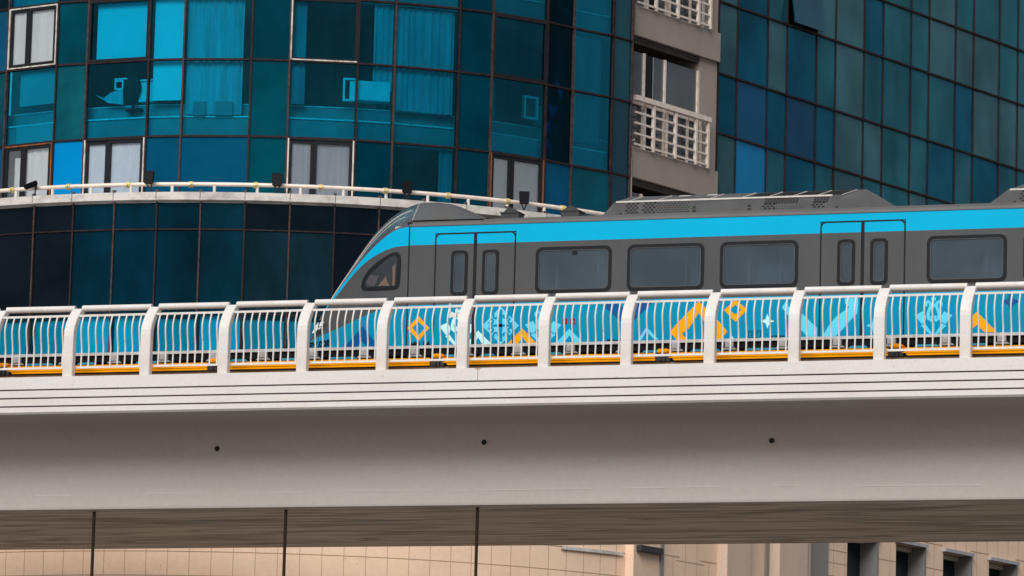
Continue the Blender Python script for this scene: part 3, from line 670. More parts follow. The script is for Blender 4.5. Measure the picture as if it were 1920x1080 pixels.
deco([[(1542,631.5),(1553,612),(1567,594.4),(1592.6,576),(1609,570),(1607.4,588),(1595.5,599.6),(1584.4,613),(1566,631.5)],[(1584.4,559),(1609,559),(1609,570),(1592.6,576),(1584.4,568.5)]], 'tlight', lab='light blue slanting arm on the second door')
deco([[(1831.5,584.5),(1869.5,623),(1846,623),(1831.5,609)],[(1831.5,584.5),(1831.5,609),(1817,622),(1806,610)]], 'torange', lab='orange chevron near the right edge')
ringdeco([(1403,620.5),(1426.5,619.5),(1426.5,632.5),(1403,633.5)], [(1404,621.5),(1425.5,620.5),(1425.5,631.5),(1404,632.5)], 'ink', 'notice_frame')
deco([[(1407,624),(1423,623.3),(1423,624.3),(1407,625)],[(1407,628),(1420,627.4),(1420,628.4),(1407,629)]], 'ink', 'notice_frame')
# nose triangles (on the tapered cab flank)
def cabdeco(poly, m_, lift):
    q = MB(); n = 10
    tri = [tp(*p) for p in poly]
    # subdivide so that the sheet follows the curved flank
    rows = []
    for i in range(n+1):
        t = i/n; a = (tri[0][0]+(tri[1][0]-tri[0][0])*t, tri[0][1]+(tri[1][1]-tri[0][1])*t); b = (tri[0][0]+(tri[2][0]-tri[0][0])*t, tri[0][1]+(tri[2][1]-tri[0][1])*t)
        rows.append([cp((a[0]+(b[0]-a[0])*k/6, a[1]+(b[1]-a[1])*k/6), lift) for k in range(7)])
    q.grid(rows, 0); o = q.build('ornament', M[m_], tr)
cabdeco([(680.4,612.4),(644,652.5),(712,652.5)], 'tdark', .008)
cabdeco([(679,640),(668,652.5),(691,652.5)], 'tblue', .012)
cabdeco([(714,610),(700,625),(722,640)], 'stripe', .008)
# lettering
def text(s_, x, z, size, m_, y=YT-.006, slope=0., name='lettering', parent=tr):
    cu_ = bpy.data.curves.new(name, 'FONT'); cu_.body = s_; cu_.size = size; cu_.extrude = .0008; cu_.offset = .007*size/.15
    t_ = bpy.data.objects.new('tmp_text', cu_); COL.objects.link(t_); dg = bpy.context.evaluated_depsgraph_get()
    me = bpy.data.meshes.new_from_object(t_.evaluated_get(dg)); bpy.data.objects.remove(t_); me.materials.clear(); me.materials.append(M[m_])
    me.transform(Matrix.Rotation(slope, 4, 'Z')); me.transform(Matrix.Rotation(R(90), 4, 'X'))
    o = bpy.data.objects.new(name, me); COL.objects.link(o); o.parent = parent; o.location = Vector((x, y, z))-wloc(parent); return o
x_, z_ = tp(579.5, 654.5); c_ = app(x_, z_, taper(x_)); 
et = text('EV.005', 0, 0, .15, 'ink', 0, R(8)); et.location = (0,0,0); base_ = wloc(tr)
for v_ in et.data.vertices: v_.co = Vector(cp((x_+v_.co.x*1.0, z_+v_.co.z), .012+v_.co.y))-base_
x_, z_ = tp(768, 652); text('M0 14', x_, z_, .15, 'ink')
x_, z_ = tp(1138, 642.6); text('80 km/h', x_, z_, .085, 'ink')
x_, z_ = tp(1441.5, 633.6); text('A0 155 014', x_, z_, .06, 'ink')
for px, t_ in ((1054.7,'1'),(1069,'2')):
    a = tp(px, 608); b = tp(px+9.0, 597); q = MB(); q.box(a[0], b[0], YT-.006, YT-.003, a[1], b[1]); o = q.build('number_sticker', M['red'], tr)
    text(t_, a[0]+.028, a[1]+.028, .062, 'stickw', YT-.0075, name='number', parent=o)

# ------------------------------------------------------------------ facade helper (camera-azimuth frame u right, v away)
RU = Vector((math.cos(YAW), -math.sin(YAW), 0)); RV = Vector((math.sin(YAW), math.cos(YAW), 0))
def W(u, v, z=0): return RU*u+RV*v+Vector((0,0,z))
class Facet:
    def __init__(s, a, b):
        s.p = W(*a); q = W(*b); s.L = (q-s.p).length; s.d = (q-s.p)/s.L; s.n = Vector((s.d.y, -s.d.x, 0))   # n points to the street
    def pt(s, t, o, z): return s.p+s.d*t+s.n*o+Vector((0,0,z))
    def box(s, mb, t0, t1, z0, z1, o0, o1, mi=0):
        mb.hexa([s.pt(t0,o1,z0),s.pt(t1,o1,z0),s.pt(t1,o0,z0),s.pt(t0,o0,z0),s.pt(t0,o1,z1),s.pt(t1,o1,z1),s.pt(t1,o0,z1),s.pt(t0,o0,z1)], mi)
    def wave(s, mb, t0, t1, z0, z1, o, amp=.02, n=None, seed=0):
        rg = random.Random(seed); n = n or max(8, int((t1-t0)/.035)); fr, bk = [], []
        ph = rg.uniform(0,6)
        for k in range(n+1):
            t = t0+(t1-t0)*k/n; w_ = amp*(math.sin(ph+t*38+1.5*math.sin(t*9+ph))+.5*rg.uniform(-1,1)); fr.append((t, o+w_)); bk.append((t, o+w_-.012))
        lp = fr+bk[::-1]; mb.prism([s.pt(a, b, z0) for a, b in lp], (0,0,z1-z0))
def frame_box(F, mb, t0, t1, z0, z1, w_, o0, o1, mi=0):
    F.box(mb, t0, t1, z1-w_, z1, o0, o1, mi); F.box(mb, t0, t1, z0, z0+w_, o0, o1, mi)
    F.box(mb, t0, t0+w_, z0+w_, z1-w_, o0, o1, mi); F.box(mb, t1-w_, t1, z0+w_, z1-w_, o0, o1, mi)

# ------------------------------------------------------------------ curved glass tower
TP = [(-13.25,109.2),(-12.35,107.3),(-11.75,106.35),(-10.93,105.66),(-9.80,104.87),(-9.13,104.57),(-7.78,103.99),(-7.04,103.80),(-5.60,103.62),(-4.80,103.62),(-3.37,103.76),(-2.60,103.93),(-1.25,104.37),(-.55,104.69),(.62,105.50),(1.19,106.08),(2.06,106.80),(2.48,107.33)]
LV = [28.06,26.42,25.06,23.42,22.06,20.42,19.06,18.66]
FC = [Facet(TP[i], TP[i+1]) for i in range(len(TP)-1)]
tw = empty('curved_glass_tower', W(-5.04,112.13), 'rounded dark teal glass tower with dark grid of mullions behind the train', 'building')
# inside: dark back wall, slabs, sills
core = MB(); sl_ = MB(); sil = MB(); led = MB()
for i, F in enumerate(FC):
    F.box(core, -.6, F.L+.6, 0, 28.0, -2.6, -2.4)
    for zE in (20.42, 23.42, 26.42):
        F.box(sl_, .0, F.L, zE-.05, zE+.42, -2.4, -.16)
        F.box(led, .0, F.L, zE+.421, zE+.452, -.42, -.13)
        F.box(sil, .0, F.L, zE+.43, zE+.73, -.45, -.36)
        F.box(led, .0, F.L, zE+.731, zE+.75, -.47, -.345)
    F.box(sl_, 0, F.L, 18.3, 18.66, -2.4, -.05)
core.build('core_wall', M['room'], tw); sl_.build('floor_slab', M['slab'], tw); led.build('sill_ledge', M['ledge'], tw); sil.build('parapet_wall', M['slab'], tw)
mu0 = None
for i, p in enumerate(TP):
    F = FC[min(i, len(FC)-1)]; t = 0 if i < len(FC) else F.L
    q = MB(); a = F.pt(t-.028, .03, 18.66); 
    F.box(q, t-.019, t+.019, 18.66, 28.06, -.10, .022); q.build('mullion', M['frameb'] if i % 2 else M['frame'], tw)
for z in LV[:-1]:
    q = MB()
    for i, F in enumerate(FC): F.box(q, .02, F.L-.02, z-.02, z+.02, -.09, .016)
    q.build('transom', M['frame'], tw)
# pane table: (col, row) -> kind ; col 0 = facet 0 ; row 0 = 28.06..26.42
SP = {}
Wc = lambda k: 2*k+3      # facet index of wide bay k  (TP[3] is k=0)
Nc = lambda k: 2*k+4
sp_default = {r_: 'sp_a' for r_ in range(7)}
for k in range(-1, 7):
    for r_ in range(7): SP[(Nc(k), r_)] = ['sp_a','sp_d','sp_d','sp_a'][(k+r_) % 4] if k not in (1,3,5,-1) else 'glass'
SP[(Nc(0),3)] = 'sp_a'; SP[(Nc(0),4)] = 'sp_b'; SP[(Nc(0),5)] = 'sp_bl'; SP[(Nc(2),3)] = 'sp_d'; SP[(Nc(2),4)] = 'sp_a'; SP[(Nc(2),5)] = 'sp_a'
SP[(Nc(4),3)] = 'sp_d'; SP[(Nc(4),4)] = 'sp_d'; SP[(Nc(4),5)] = 'sp_d'; SP[(Nc(6),3)] = 'sp_a'; SP[(Nc(6),4)] = 'sp_d'; SP[(Nc(6),5)] = 'sp_d'
SP[(Nc(1),5)] = 'sp_nv'; SP[(Wc(2),5)] = 'sp_nv'; SP[(Nc(3),5)] = 'sp_d'; SP[(Nc(5),5)] = 'sp_nv'; SP[(Wc(6),5)] = 'sp_a'; SP[(Nc(-1),3)] = 'sp_nv'; SP[(Nc(-1),5)] = 'sp_nv'; SP[(Nc(-1),4)] = 'sp_a'
OPEN = {(Wc(0),3):('whitefr','curtw'), (Wc(0),5):('rustfr','curtw'), (Wc(1),5):('whitefr','curtb'), (Wc(3),5):('whitefr','curtg'), (Wc(5),5):('rustfr','curtw')}
for i, F in enumerate(FC):
    for r_ in range(7):
        z1, z0 = LV[r_]-.02, LV[r_+1]+.02; t0, t1 = .02, F.L-.02
        if r_ == 6: z0 = 18.67
        kind = SP.get((i, r_), 'glass')
        if (i, r_) in OPEN:
            fm, cm = OPEN[(i, r_)]
            top_dark = 0 if i == Wc(0) else 1; q = MB(); F.box(q, t0, t0+.03, z0, z1, -.05, .026, 1 if (i, r_) == (Wc(0),5) else 0); F.box(q, t1-.03, t1, z0, z1, -.05, .026); F.box(q, t0+.03, t1-.03, z0, z0+.028, -.05, .026, top_dark if r_ == 5 else 0); F.box(q, t0+.03, t1-.03, z1-.028, z1, -.05, .026, top_dark)
            wn = q.build('window', [M[fm], M['sash']], tw)
            a, b = t0+.031, t1-.031; zz0, zz1 = z0+.029, z1-.029; sp_ = a+(b-a)*.39
            q = MB(); frame_box(F, q, a, sp_, zz0, zz1, .066, -.045, .0); frame_box(F, q, sp_+.004, b, zz0, zz1, .066, -.040, .012); q.build('sash', M['sash'], wn)
            q = MB(); F.box(q, a+.06, sp_-.06, zz0+.06, zz1-.06, -.030, -.024); F.box(q, sp_+.064, b-.06, zz0+.06, zz1-.06, -.022, -.016); q.build('pane', M['g_clear'], wn)
            q = MB()
            if cm == 'curtw' and i == Wc(0) and r_ == 5: F.wave(q, a+(b-a)*.12, a+(b-a)*.30, zz0, zz1-.2, -.16, .012, seed=i); F.wave(q, sp_, b, zz0, zz1-.05, -.09, .010, seed=i+1)
            else: F.wave(q, a, sp_-.02, zz0, zz1, -.062, .005, seed=i); F.wave(q, sp_+.02, b, zz0, zz1, -.062, .005, seed=i+2)
            q.build('curtain', M[cm], tw)
        else:
            q = MB(); F.box(q, t0, t1, z0, z1, -.035, -.027 if kind == 'glass' else -.02)
            q.build('glass_pane', M['g_teal'] if kind == 'glass' else M[kind], tw)
            if r_ in (1, 3) and kind == 'glass' and i in (Wc(1), Wc(3), Wc(5)):
                q = MB(); frame_box(F, q, t0, t1, z0, z1, .05, -.019, .02); wn = q.build('sash', M['sash'], tw)
                if i == Wc(3) and r_ == 3:
                    q = MB(); F.box(q, t0-.012, t0+.018, z0, z1, .021, .03); F.box(q, t0+.0185, t1, z0-.008, z0+.018, .021, .03); q.build('pale_trim', M['whitefr'], wn)
# things right behind the glass: blinds and curtains
def hang(i, fr0, fr1, z0, z1, m_, wave=True, o=-.14, name='curtain', seed=0):
    F = FC[i]; q = MB(); a, b = F.L*fr0, F.L*fr1
    if wave: F.wave(q, a, b, z0, z1, o, .018, seed=seed or i)
    else: F.box(q, a, b, z0, z1, o-.01, o)
    q.build(name, M[m_], tw)
ZS = 20.42+.77
hang(Wc(1), .10, .93, 22.16, 23.36, 'blind', False, name='roller_blind')
hang(Nc(1), .08, .97, ZS+.02, 23.38, 'blind', False, name='roller_blind')
hang(Wc(2), .03, .86, 20.9, 23.38, 'curt'); hang(Wc(0), .20, .96, 21.28, 22.0, 'blindm', False, name='roller_blind')
hang(Wc(0), .18, .95, 20.46, 20.84, 'blindm', False, -.1, 'roller_blind')
hang(Wc(3), .05, .24, ZS-.03, 23.38, 'curtd'); hang(Nc(3), .45, .97, ZS+.35, 23.38, 'curt', seed=4); hang(Wc(4), .03, .95, ZS-.05, 23.35, 'curt', seed=9)
hang(Nc(5), .45, .95, 21.7, 23.3, 'curtd', seed=5); hang(Wc(6), .03, .80, ZS-.2, 23.3, 'curtd', seed=8); hang(Wc(5), .03, .12, ZS, 22.0, 'curtd', seed=2)
hang(Wc(5), .04, .90, 20.47, 20.83, 'blindm', False, -.1, 'roller_blind'); hang(Nc(5), .05, .8, 20.47, 20.8, 'blindm', False, -.1, 'roller_blind')
hang(Wc(6), .03, .8, 20.47, 20.72, 'curtd', False, -.1, 'roller_blind')
hang(Wc(4), .76, .97, 19.06, 20.36, 'curtd', seed=12); hang(Nc(-1), .2, .95, 21.25, 23.3, 'blindm', False, name='roller_blind')
for k, m_ in ((1,'curtd'),(2,'curt'),(3,'curtd'),(4,'curt'),(5,'curtd'),(6,'curtd')): hang(Wc(k), .05, .9, 23.9, 25.6, m_, seed=30+k)
# objects standing in the rooms
def inside(i, fr, z): return FC[i].pt(FC[i].L*fr, -.25, z)
F = FC[Wc(3)]; F2 = FC[Nc(3)]
ac = empty('window_air_conditioner', inside(Nc(3), .1, 21.28), 'pale boxy air conditioner behind the tower glass between two curtains', 'air conditioner')
q = MB(); F2.box(q, .0, F2.L*.93, 21.30, 21.72, -.50, -.10); q.build('casing', M['acwhite'], ac, bevel=.015)
q = MB(); frame_box(F, q, F.L*.80, F.L*1.0, 21.27, 21.76, .04, -.22, -.10); F.box(q, F.L*.90, F.L*.97, 21.3, 21.7, -.2, -.13); q.build('mounting_frame', M['acwhite'], ac)
F = FC[Wc(5)]
mo = empty('framed_panel', inside(Wc(5), .8, 21.4), 'small pale upright frame on the sill behind the right side of the tower glass', 'frame')
q = MB(); frame_box(F, q, F.L*.66, F.L*.92, 21.28, 21.78, .05, -.2, -.12); q.build('border', M['acwhite'], mo); q = MB(); F.box(q, F.L*.70, F.L*.89, 21.32, 21.74, -.2, -.18); q.build('panel', M['room'], mo)
F = FC[Nc(5)]
q = MB(); F.box(q, F.L*.05, F.L*.62, 21.25, 21.62, -.4, -.15); F.box(q, F.L*.02, F.L*.68, 21.2, 21.248, -.42, -.12)
tag(q.build('storage_box', M['blindm'], loc=inside(Nc(5), .3, 21.2), bevel=.01), 'squat box on the sill at the right of the tower', 'box')
F = FC[Wc(1)]
ch_ = empty('office_chair', inside(Wc(1), .68, 20.9), 'dark chair with an oval back silhouetted in the tower window', 'chair')
q = MB(); n = 20; c0 = F.pt(F.L*.70, -.16, 21.52)
q.prism([c0+F.d*(.175*math.cos(2*math.pi*k/n))+Vector((0,0,.27*math.sin(2*math.pi*k/n))) for k in range(n)], F.n*-.05); q.build('backrest', M['blackp'], ch_)
q = MB(); q.tube([F.pt(F.L*.70,-.2,20.92),F.pt(F.L*.70,-.2,21.3)], .03, 8); F.box(q, F.L*.58, F.L*.82, 21.02, 21.08, -.5, -.2); q.build('stem', M['blackp'], ch_)
q = MB(); p = F.pt
q.prism([p(F.L*.08,-.18,21.42),p(F.L*.30,-.18,21.22),p(F.L*.55,-.18,21.17),p(F.L*.53,-.18,21.52),p(F.L*.34,-.18,21.44),p(F.L*.22,-.18,21.33)], F.n*-.03)
tag(q.build('folded_sheet', M['curt'], loc=inside(Wc(1), .3, 21.17)), 'crumpled pale sheet beside the dark chair in the tower', 'sheet')
q = MB(); F.box(q, F.L*.76, F.L*1.0, 21.22, 21.64, -.5, -.26); F.box(q, F.L*.74, F.L*1.0, 21.66, 21.70, -.52, -.25)
tag(q.build('storage_cabinet', M['acwhite'], loc=inside(Wc(1), .88, 21.2), bevel=.01), 'pale low cabinet right of the dark chair in the tower', 'cabinet')
q = MB(); frame_box(F, q, F.L*.36, F.L*.50, 21.52, 21.72, .03, -.32, -.28); F.box(q, F.L*.36, F.L*.56, 21.73, 21.76, -.34, -.27)
tag(q.build('small_frame', M['acwhite'], loc=inside(Wc(1), .45, 21.5)), 'tiny pale frame left of the dark chair in the tower', 'frame')
F = FC[Wc(2)]
for a, b, lab in ((.16,.34,'dark box on the sill under the pale curtain, left one'),(.48,.74,'dark box on the sill under the pale curtain, right one')):
    q = MB(); F.box(q, F.L*a, F.L*b, 20.875, 21.17, -.12, -.07); tag(q.build('sill_box', M['slab'], loc=F.pt(F.L*(a+b)/2,-.1,20.875)), lab, 'box')

# ------------------------------------------------------------------ podium of the tower: terrace ledge, lower glazing, stone base
UC, VC, RP = -5.04, 112.13, 10.95
def cyl(th, rad=RP): return (UC+rad*math.sin(th), VC-rad*math.cos(th))
PD = .083635; TH0 = -.4595
ths = [TH0+PD*k for k in range(-5, 19)]
PF = [Facet(cyl(ths[k]), cyl(ths[k+1])) for k in range(len(ths)-1)]
pod = empty('tower_podium', W(UC,VC-5), 'wider rounded podium below the tower with a chipped white ledge and black glass', 'building')
q = MB()
arc = [ths[0]+(ths[-1]-ths[0])*k/96 for k in range(97)]
def cyl_strip(mb, prof_, th_list=arc, mi=0):   # closed profile of (outward offset, z)
    n = len(prof_); mb.grid([[W(*cyl(t, RP+o), z) for o, z in prof_] for t in th_list], mi, closed=True)
cyl_strip(q, [(.06,18.615),(.10,18.63),(.10,18.785),(.05,18.80),(-2.6,18.80),(-2.6,18.5),(-.1,18.5),(-.02,18.60)])
q.build('terrace_ledge', M['ledgec'], pod)
for t in ths: 
    q = MB(); F = Facet(cyl(t, RP+.1), cyl(t+.003, RP+.1)); F.box(q, -.006, .006, 18.64, 18.79, -.02, .004); F.box(q, -.03,.03,18.80,18.85,-.10,-.04)
    q.build('ledge_joint', M['groove'], pod)
pk = ['sp_a','sp_k','sp_k','sp_k','sp_k','sp_k','sp_d','g','g','g','g','sp_k','sp_k','sp_k','sp_k','sp_k','sp_d','sp_d','sp_d','sp_d','sp_d','sp_d','sp_d']
pcol = {6:'sp_d',7:'sp_d',8:'sp_d',9:'sp_d',10:'sp_k'}
for i, F in enumerate(PF):
    q = MB(); F.box(q, -.016, .016, 15.3, 18.6, -.08, .02); q.build('mullion', M['frameb'] if i % 2 else M['frame'], pod)
    for (z0, z1, r_) in ((18.036,18.60,0),(16.30,18.036,1),(15.42,16.30,2)):
        q = MB(); F.box(q, .017, F.L-.017, z0+(.014 if r_ < 2 else .005), z1-.014, -.03, -.022)
        if r_ == 2: mk = M['g_teal']
        else:
            mk = M['pg_%s' % ('k' if (i < 6 or i > 11 or (i > 9 and r_ == 0)) else 't')] if 'pg_k' in M else None
            if mk is None:
                M['pg_k'] = mat('podium_glass_black', (.003,.004,.008), .06, 0, .5, 1.1, stint=(.2,.6,.75), spec=.2); M['pg_t'] = mat('podium_glass_teal', (.0,.015,.030), .06, 0, .55, 1.0, stretch=(1,1,.6), stint=(.2,.6,.75), spec=.2); M['pg_m'] = mat('podium_glass_slate', (.004,.016,.026), .06, 0, .45, 1.2, stretch=(1,1,.4), stint=(.2,.6,.75), spec=.2)
                mk = M['pg_k']
            if i in (10,11) and r_ == 1: mk = M['pg_m']
        q.build('glass_pane', mk, pod)
for za_, zb_ in ((18.022,18.05),(16.287,16.313),(15.372,15.425)):
    tn = MB()
    for F in PF: F.box(tn, .017, F.L-.017, za_, zb_, -.07, .012)
    tn.build('transom', M['frame'], pod)
q = MB()
for i, F in enumerate(PF): F.box(q, 0, F.L, 15.0, 18.5, -1.5, -1.4)
q.build('core_wall', M['room'], pod)
bl = MB(); blm = MB()
vis = {5:.7,6:1.0,7:1.0,8:1.0,9:1.0,10:.95,11:.9}
for i, F in enumerate(PF):
    if i in (6,7,9): F.box(bl, .05, F.L-.03, 15.42, 16.27, -.16, -.15)
    elif i in (5,8,10,11,4): F.box(blm, .06, F.L*.8 if i == 4 else F.L-.05, 15.43, 16.2, -.16, -.15)
    elif i % 3: F.box(blm, .1, F.L-.2, 15.43, 16.0, -.3, -.29)
bl.build('roller_blind', M['blindp'] if 'blindp' in M else mat('blind_lit', (.62,.62,.62), .9, 0, .1, 2), pod); blm.build('roller_blind', M['blindm'], pod)
# stone base
q = MB(); cyl_strip(q, [(0,0),(0,15.37),(-.4,15.37),(-.4,0)]); q.build('stone_base', M['stone'], pod)
TW_ = .0409; tj = MB()
zrows = [11.43-.49*k for k in range(-8, 4)]
k = -14
while True:
    th = -.4905+TW_*k; k += 1
    if th > ths[-1]: break
    if th < ths[0]: continue
    F = Facet(cyl(th), cyl(th+.002)); F.box(tj, -.005, .005, 8.5, 15.3, -.01, .003)
for z in zrows: cyl_strip(tj, [(-.01,z-.008),(.003,z-.008),(.003,z+.008),(-.01,z+.008)])
tj.build('tile_joint', M['stonej'], pod)
q = MB(); cyl_strip(q, [(-.05,11.86),(.05,11.86),(.05,11.93),(-.05,11.93)], [.60+.15*k/12 for k in range(13)]); q.build('stone_cornice', M['ledgec'], pod)

# terrace railing
trr = empty('terrace_railing', W(*cyl(0), 18.80), 'low pale pipe railing with yellow flanges along the podium terrace', 'railing')
q = MB(); q.tube([W(*cyl(t, RP-.05), 18.975) for t in arc], .043, 10); q.build('pipe_rail', M['pink'], trr, smooth=True)
for k in range(-7, 17):
    th = -.5052+.0809*k if k >= 0 else -.5052+.0809*k
    if th < ths[0] or th > ths[-1]: continue
    q = MB(); q.tube([W(*cyl(th, RP-.05), 18.80),W(*cyl(th, RP-.05), 18.94)], .033, 10); q.build('post', M['white'], trr, smooth=True)
for k in range(-2, 10):
    th = -.3897+.1222*k; q = MB(); a = W(*cyl(th-.004, RP-.05), 18.97); b = W(*cyl(th+.004, RP-.05), 18.97); q.tube([a, b], .065, 12); q.tube([a+(b-a)*.3+Vector((0,0,-.03)), a+(b-a)*.3+Vector((0,0,.0))+(W(*cyl(th,RP+.06),18.95)-W(*cyl(th,RP-.05),18.95))], .03, 8); q.build('flange', M['flange'], trr)
# floodlights
fl0 = None
FLD = [(-.4611, 19.01, 78, 'black floodlight tipped flat on the terrace railing at the far left', .95),(-.2222,19.07,0,'black floodlight standing right of the white-framed window on the terrace',0),(.0172,19.05,0,'black floodlight on the terrace railing left of the central white-framed window',0),(.2585,19.03,0,'black floodlight on the terrace railing above the nose of the train',0),(.4925,19.04,-22,'black floodlight turned sideways by the rusty window on the terrace',0)]
def floodlight(th, zc, yawd, lab, tip):
    c = W(*cyl(th, RP+.13), zc); e = empty('floodlight', W(*cyl(th, RP+.05), 18.80), lab, 'floodlight', 'black floodlights along the terrace railing')
    outw = (W(*cyl(th, 1.0+RP))-W(*cyl(th, RP))).normalized(); rt = Vector((outw.y*-1, outw.x, 0)); rt = Vector((-outw.y, outw.x, 0))*-1
    rot = Matrix.Rotation(R(yawd if abs(yawd) < 60 else 0), 3, 'Z'); outw2 = rot @ outw; rt = rot @ rt; up = Vector((0,0,1))
    if tip: # tipped over
        up, outw2 = (outw2*.55+rt*.5+up*-.35).normalized(), None; outw2 = (Vector((0,0,1))-up*up.z).normalized(); rt = up.cross(outw2)
    q = MB(); P = lambda a, b, d: c+rt*a+up*b+outw2*d
    ft = [P(-.10,-.13,.05),P(.10,-.13,.05),P(.115,.15,.05),P(-.115,.15,.05)]; bkk = [P(-.085,-.10,-.05),P(.085,-.10,-.05),P(.10,.13,-.05),P(-.10,.13,-.05)]
    q.add(bkk+ft, [(0,1,2,3),(7,6,5,4),(0,4,5,1),(1,5,6,2),(2,6,7,3),(3,7,4,0)]); q.build('housing', M['black'], e, bevel=.018)
    q = MB(); q.prism([P(-.09,-.115,.052),P(.09,-.115,.052),P(.10,.135,.052),P(-.10,.135,.052)], outw2*.006); q.build('lens', mat('flood_lens', (.006,.007,.010), .4, spec=.15), e)
    q = MB(); q.tube([P(-.05,-.12,0), W(*cyl(th+.004, RP+.06), 18.81)], .014, 8); q.tube([P(.05,-.12,0), W(*cyl(th+.004, RP+.06), 18.81)], .014, 8); q.build('bracket', M['dkgrey'], e)
for a in FLD: floodlight(*a)

# ------------------------------------------------------------------ beige stairwell block between tower and right facade
P0 = (4.5,110.62); DD = (.57395,.81889); NNv = (.81889,-.57395)
def on_fac(s, o=0): return (P0[0]+DD[0]*s+NNv[0]*o, P0[1]+DD[1]*s+NNv[1]*o)
BF = Facet(on_fac(-3.52), on_fac(0))            # t = s+3.52
bb = empty('beige_apartment_block', W(*on_fac(-1.7,-2)), 'narrow beige rendered block with balconies between the two glass facades', 'building')
q = MB(); BF.box(q, 0, 3.52, 0, 28.3, -3.0, -2.6); q.build('back_wall', M['room'], bb)
q = MB(); BF.box(q, 2.80, 3.51, 0, 28.3, -2.6, -.03); BF.box(q, -.3, .0, 0, 28.3, -2.6, -.3); q.build('pier_wall', M['beige'], bb)
fl_no = 0
for zb in (17.37, 20.50, 23.65, 26.78):
    q = MB(); BF.box(q, 0, 3.49, zb, zb+.66, -.025, .06); BF.box(q, 0, 2.79, zb+.1, zb+.64, -2.6, -.03)
    q.build('spandrel', M['beige'], bb, bevel=.006)
    q = MB(); BF.box(q, 0, 2.79, zb-.07, zb+.09, -.16, -.05); BF.box(q, 0, 2.79, zb-.13, zb-.072, -.16, -.07); q.build('window_head_shade', M['dkshade'], bb)  # dark boxes put the recess shade above the window into colour
    z0, z1 = zb+.66, zb+2.97   # window zone up to next spandrel
    wn = MB()
    for t in (.58, 1.42, 2.76): BF.box(wn, t-.032, t+.032, z0, z1-.132, -.12, -.04)
    BF.box(wn, 0, 2.79, z0, z0+.05, -.115, -.045); BF.box(wn, .0, 2.79, z0+1.0, z0+1.06, -.115, -.045)
    wo_ = wn.build('window', M['rail'], bb)
    q = MB(); BF.box(q, 0, .545, z0+.05, z1-.14, -.085, -.077); BF.box(q, 1.0, 1.385, z0+.05, z1-.14, -.085, -.077); BF.box(q, 1.455, 2.725, z0+.05, z1-.14, -.085, -.077); q.build('pane', M['g_clear2'] if 'g_clear2' in M else M.setdefault('g_clear2', glass('grey_window_glass', (.80,.83,.85), (.34,.37,.40), (.16,.26), 1.5, (1,1,1), .8, (.8,.85,.9))), wo_)
    q = MB(); BF.box(q, .60, .98, z0+.05, z1-.14, -.10, -.09); q.build('dark_leaf', M['sash'], wo_)
    q = MB(); BF.wave(q, 1.0, 1.12, z0, z1-.14, -.13, .015, seed=int(zb)); q.build('curtain', M['curtw'], bb)
    q = MB(); BF.box(q, 1.15, 1.40, z0, z1-.22, -.15, -.14); BF.box(q, 1.46, 2.10, z0, z1-.26, -.15, -.14); BF.box(q, .0, .5, z0, z1-.3, -.15, -.14); q.build('roller_blind', mat('taupe_blind', (.62,.58,.54), .9, 0, .06, 1), bb)
    # balcony railing
    q = MB(); zr0, zr1 = zb+.70, zb+1.80
    BF.box(q, 0, 3.02, zr1-.11, zr1, .06, .17)
    for z in (zr0+.0, zr0+.235, zr0+.47, zr0+.705): BF.box(q, 0, 2.97, z, z+.042, .10, .135)
    for t in (.74, 1.62, 2.45, 2.945): BF.box(q, t-.035, t+.035, zr0-.05, zr1-.111, .085, .15); 
    for t in (.56, 1.45, 2.28, 2.82): BF.box(q, t-.02, t+.02, zr0-.05, zr1-.111, -.02, .03)
    for t in (.06, 2.945): BF.box(q, t-.02, t+.02, zr0+.1, zr0+.14, -.2, .085)
    q.build('balcony_railing', M['rail'], bb)
q = MB(); BF.box(q, -.03, .03, 17.0, 20.9, .02, .06); q.build('corner_trim', M['whitefr'], bb)
q = MB()
for z in (22.05, 23.28): q.tube([BF.pt(2.8,-.1,z), BF.pt(3.1,-.16,z+.02), BF.pt(3.5,-.18,z+.01)], .012, 6)
q.build('cable', M['blackp'], bb)

# ------------------------------------------------------------------ right glass facade
gf = empty('glass_office_facade', W(*on_fac(8,-3)), 'flat dusty blue-grey glass facade receding to the right behind the train', 'building')
us = [4.5,4.95,5.69,6.17,6.91,7.39,8.13,8.63,9.37,9.86,10.59,11.09,11.82,12.35,13.08,13.57]
ss = [(u-4.5)/DD[0] for u in us]
GL = [29.42,28.06,26.42,25.06,23.42,22.06,20.42,19.06]
GF = Facet(on_fac(0), on_fac(ss[-1]))
q = MB(); GF.box(q, 0, GF.L, 0, 29.4, -1.6, -1.4); q.build('core_wall', M['room'], gf)
q = MB()
for zE in (20.42,23.42,26.42): GF.box(q, 0, GF.L, zE-.05, zE+.72, -1.4, -.16)
q.build('floor_slab', M['slab'], gf)
q = MB()
for zE in (20.42,23.42,26.42): GF.box(q, 0, GF.L, zE+.721, zE+.748, -.5, -.14)
q.build('sill_ledge', M['ledge'], gf)
q = MB(); GF.box(q, 0, GF.L, 0, 19.06, -.2, 0); q.build('lower_wall', M['sp_d'], gf)
for s in ss:
    q = MB(); GF.box(q, s-.018, s+.018, 19.06, 29.42, -.10, .002); q.build('mullion', M['frame'], gf)
for z in GL:
    q = MB()
    for a, b in zip(ss[:-1], ss[1:]): GF.box(q, a+.0185, b-.0185, z-.022, z+.022, -.09, .022)
    q.build('transom', M['frame'], gf)
rg = random.Random(11)
special = {(1,4):'sp_nv3',(3,4):'sp_nv2',(1,5):'sp_bl2'}
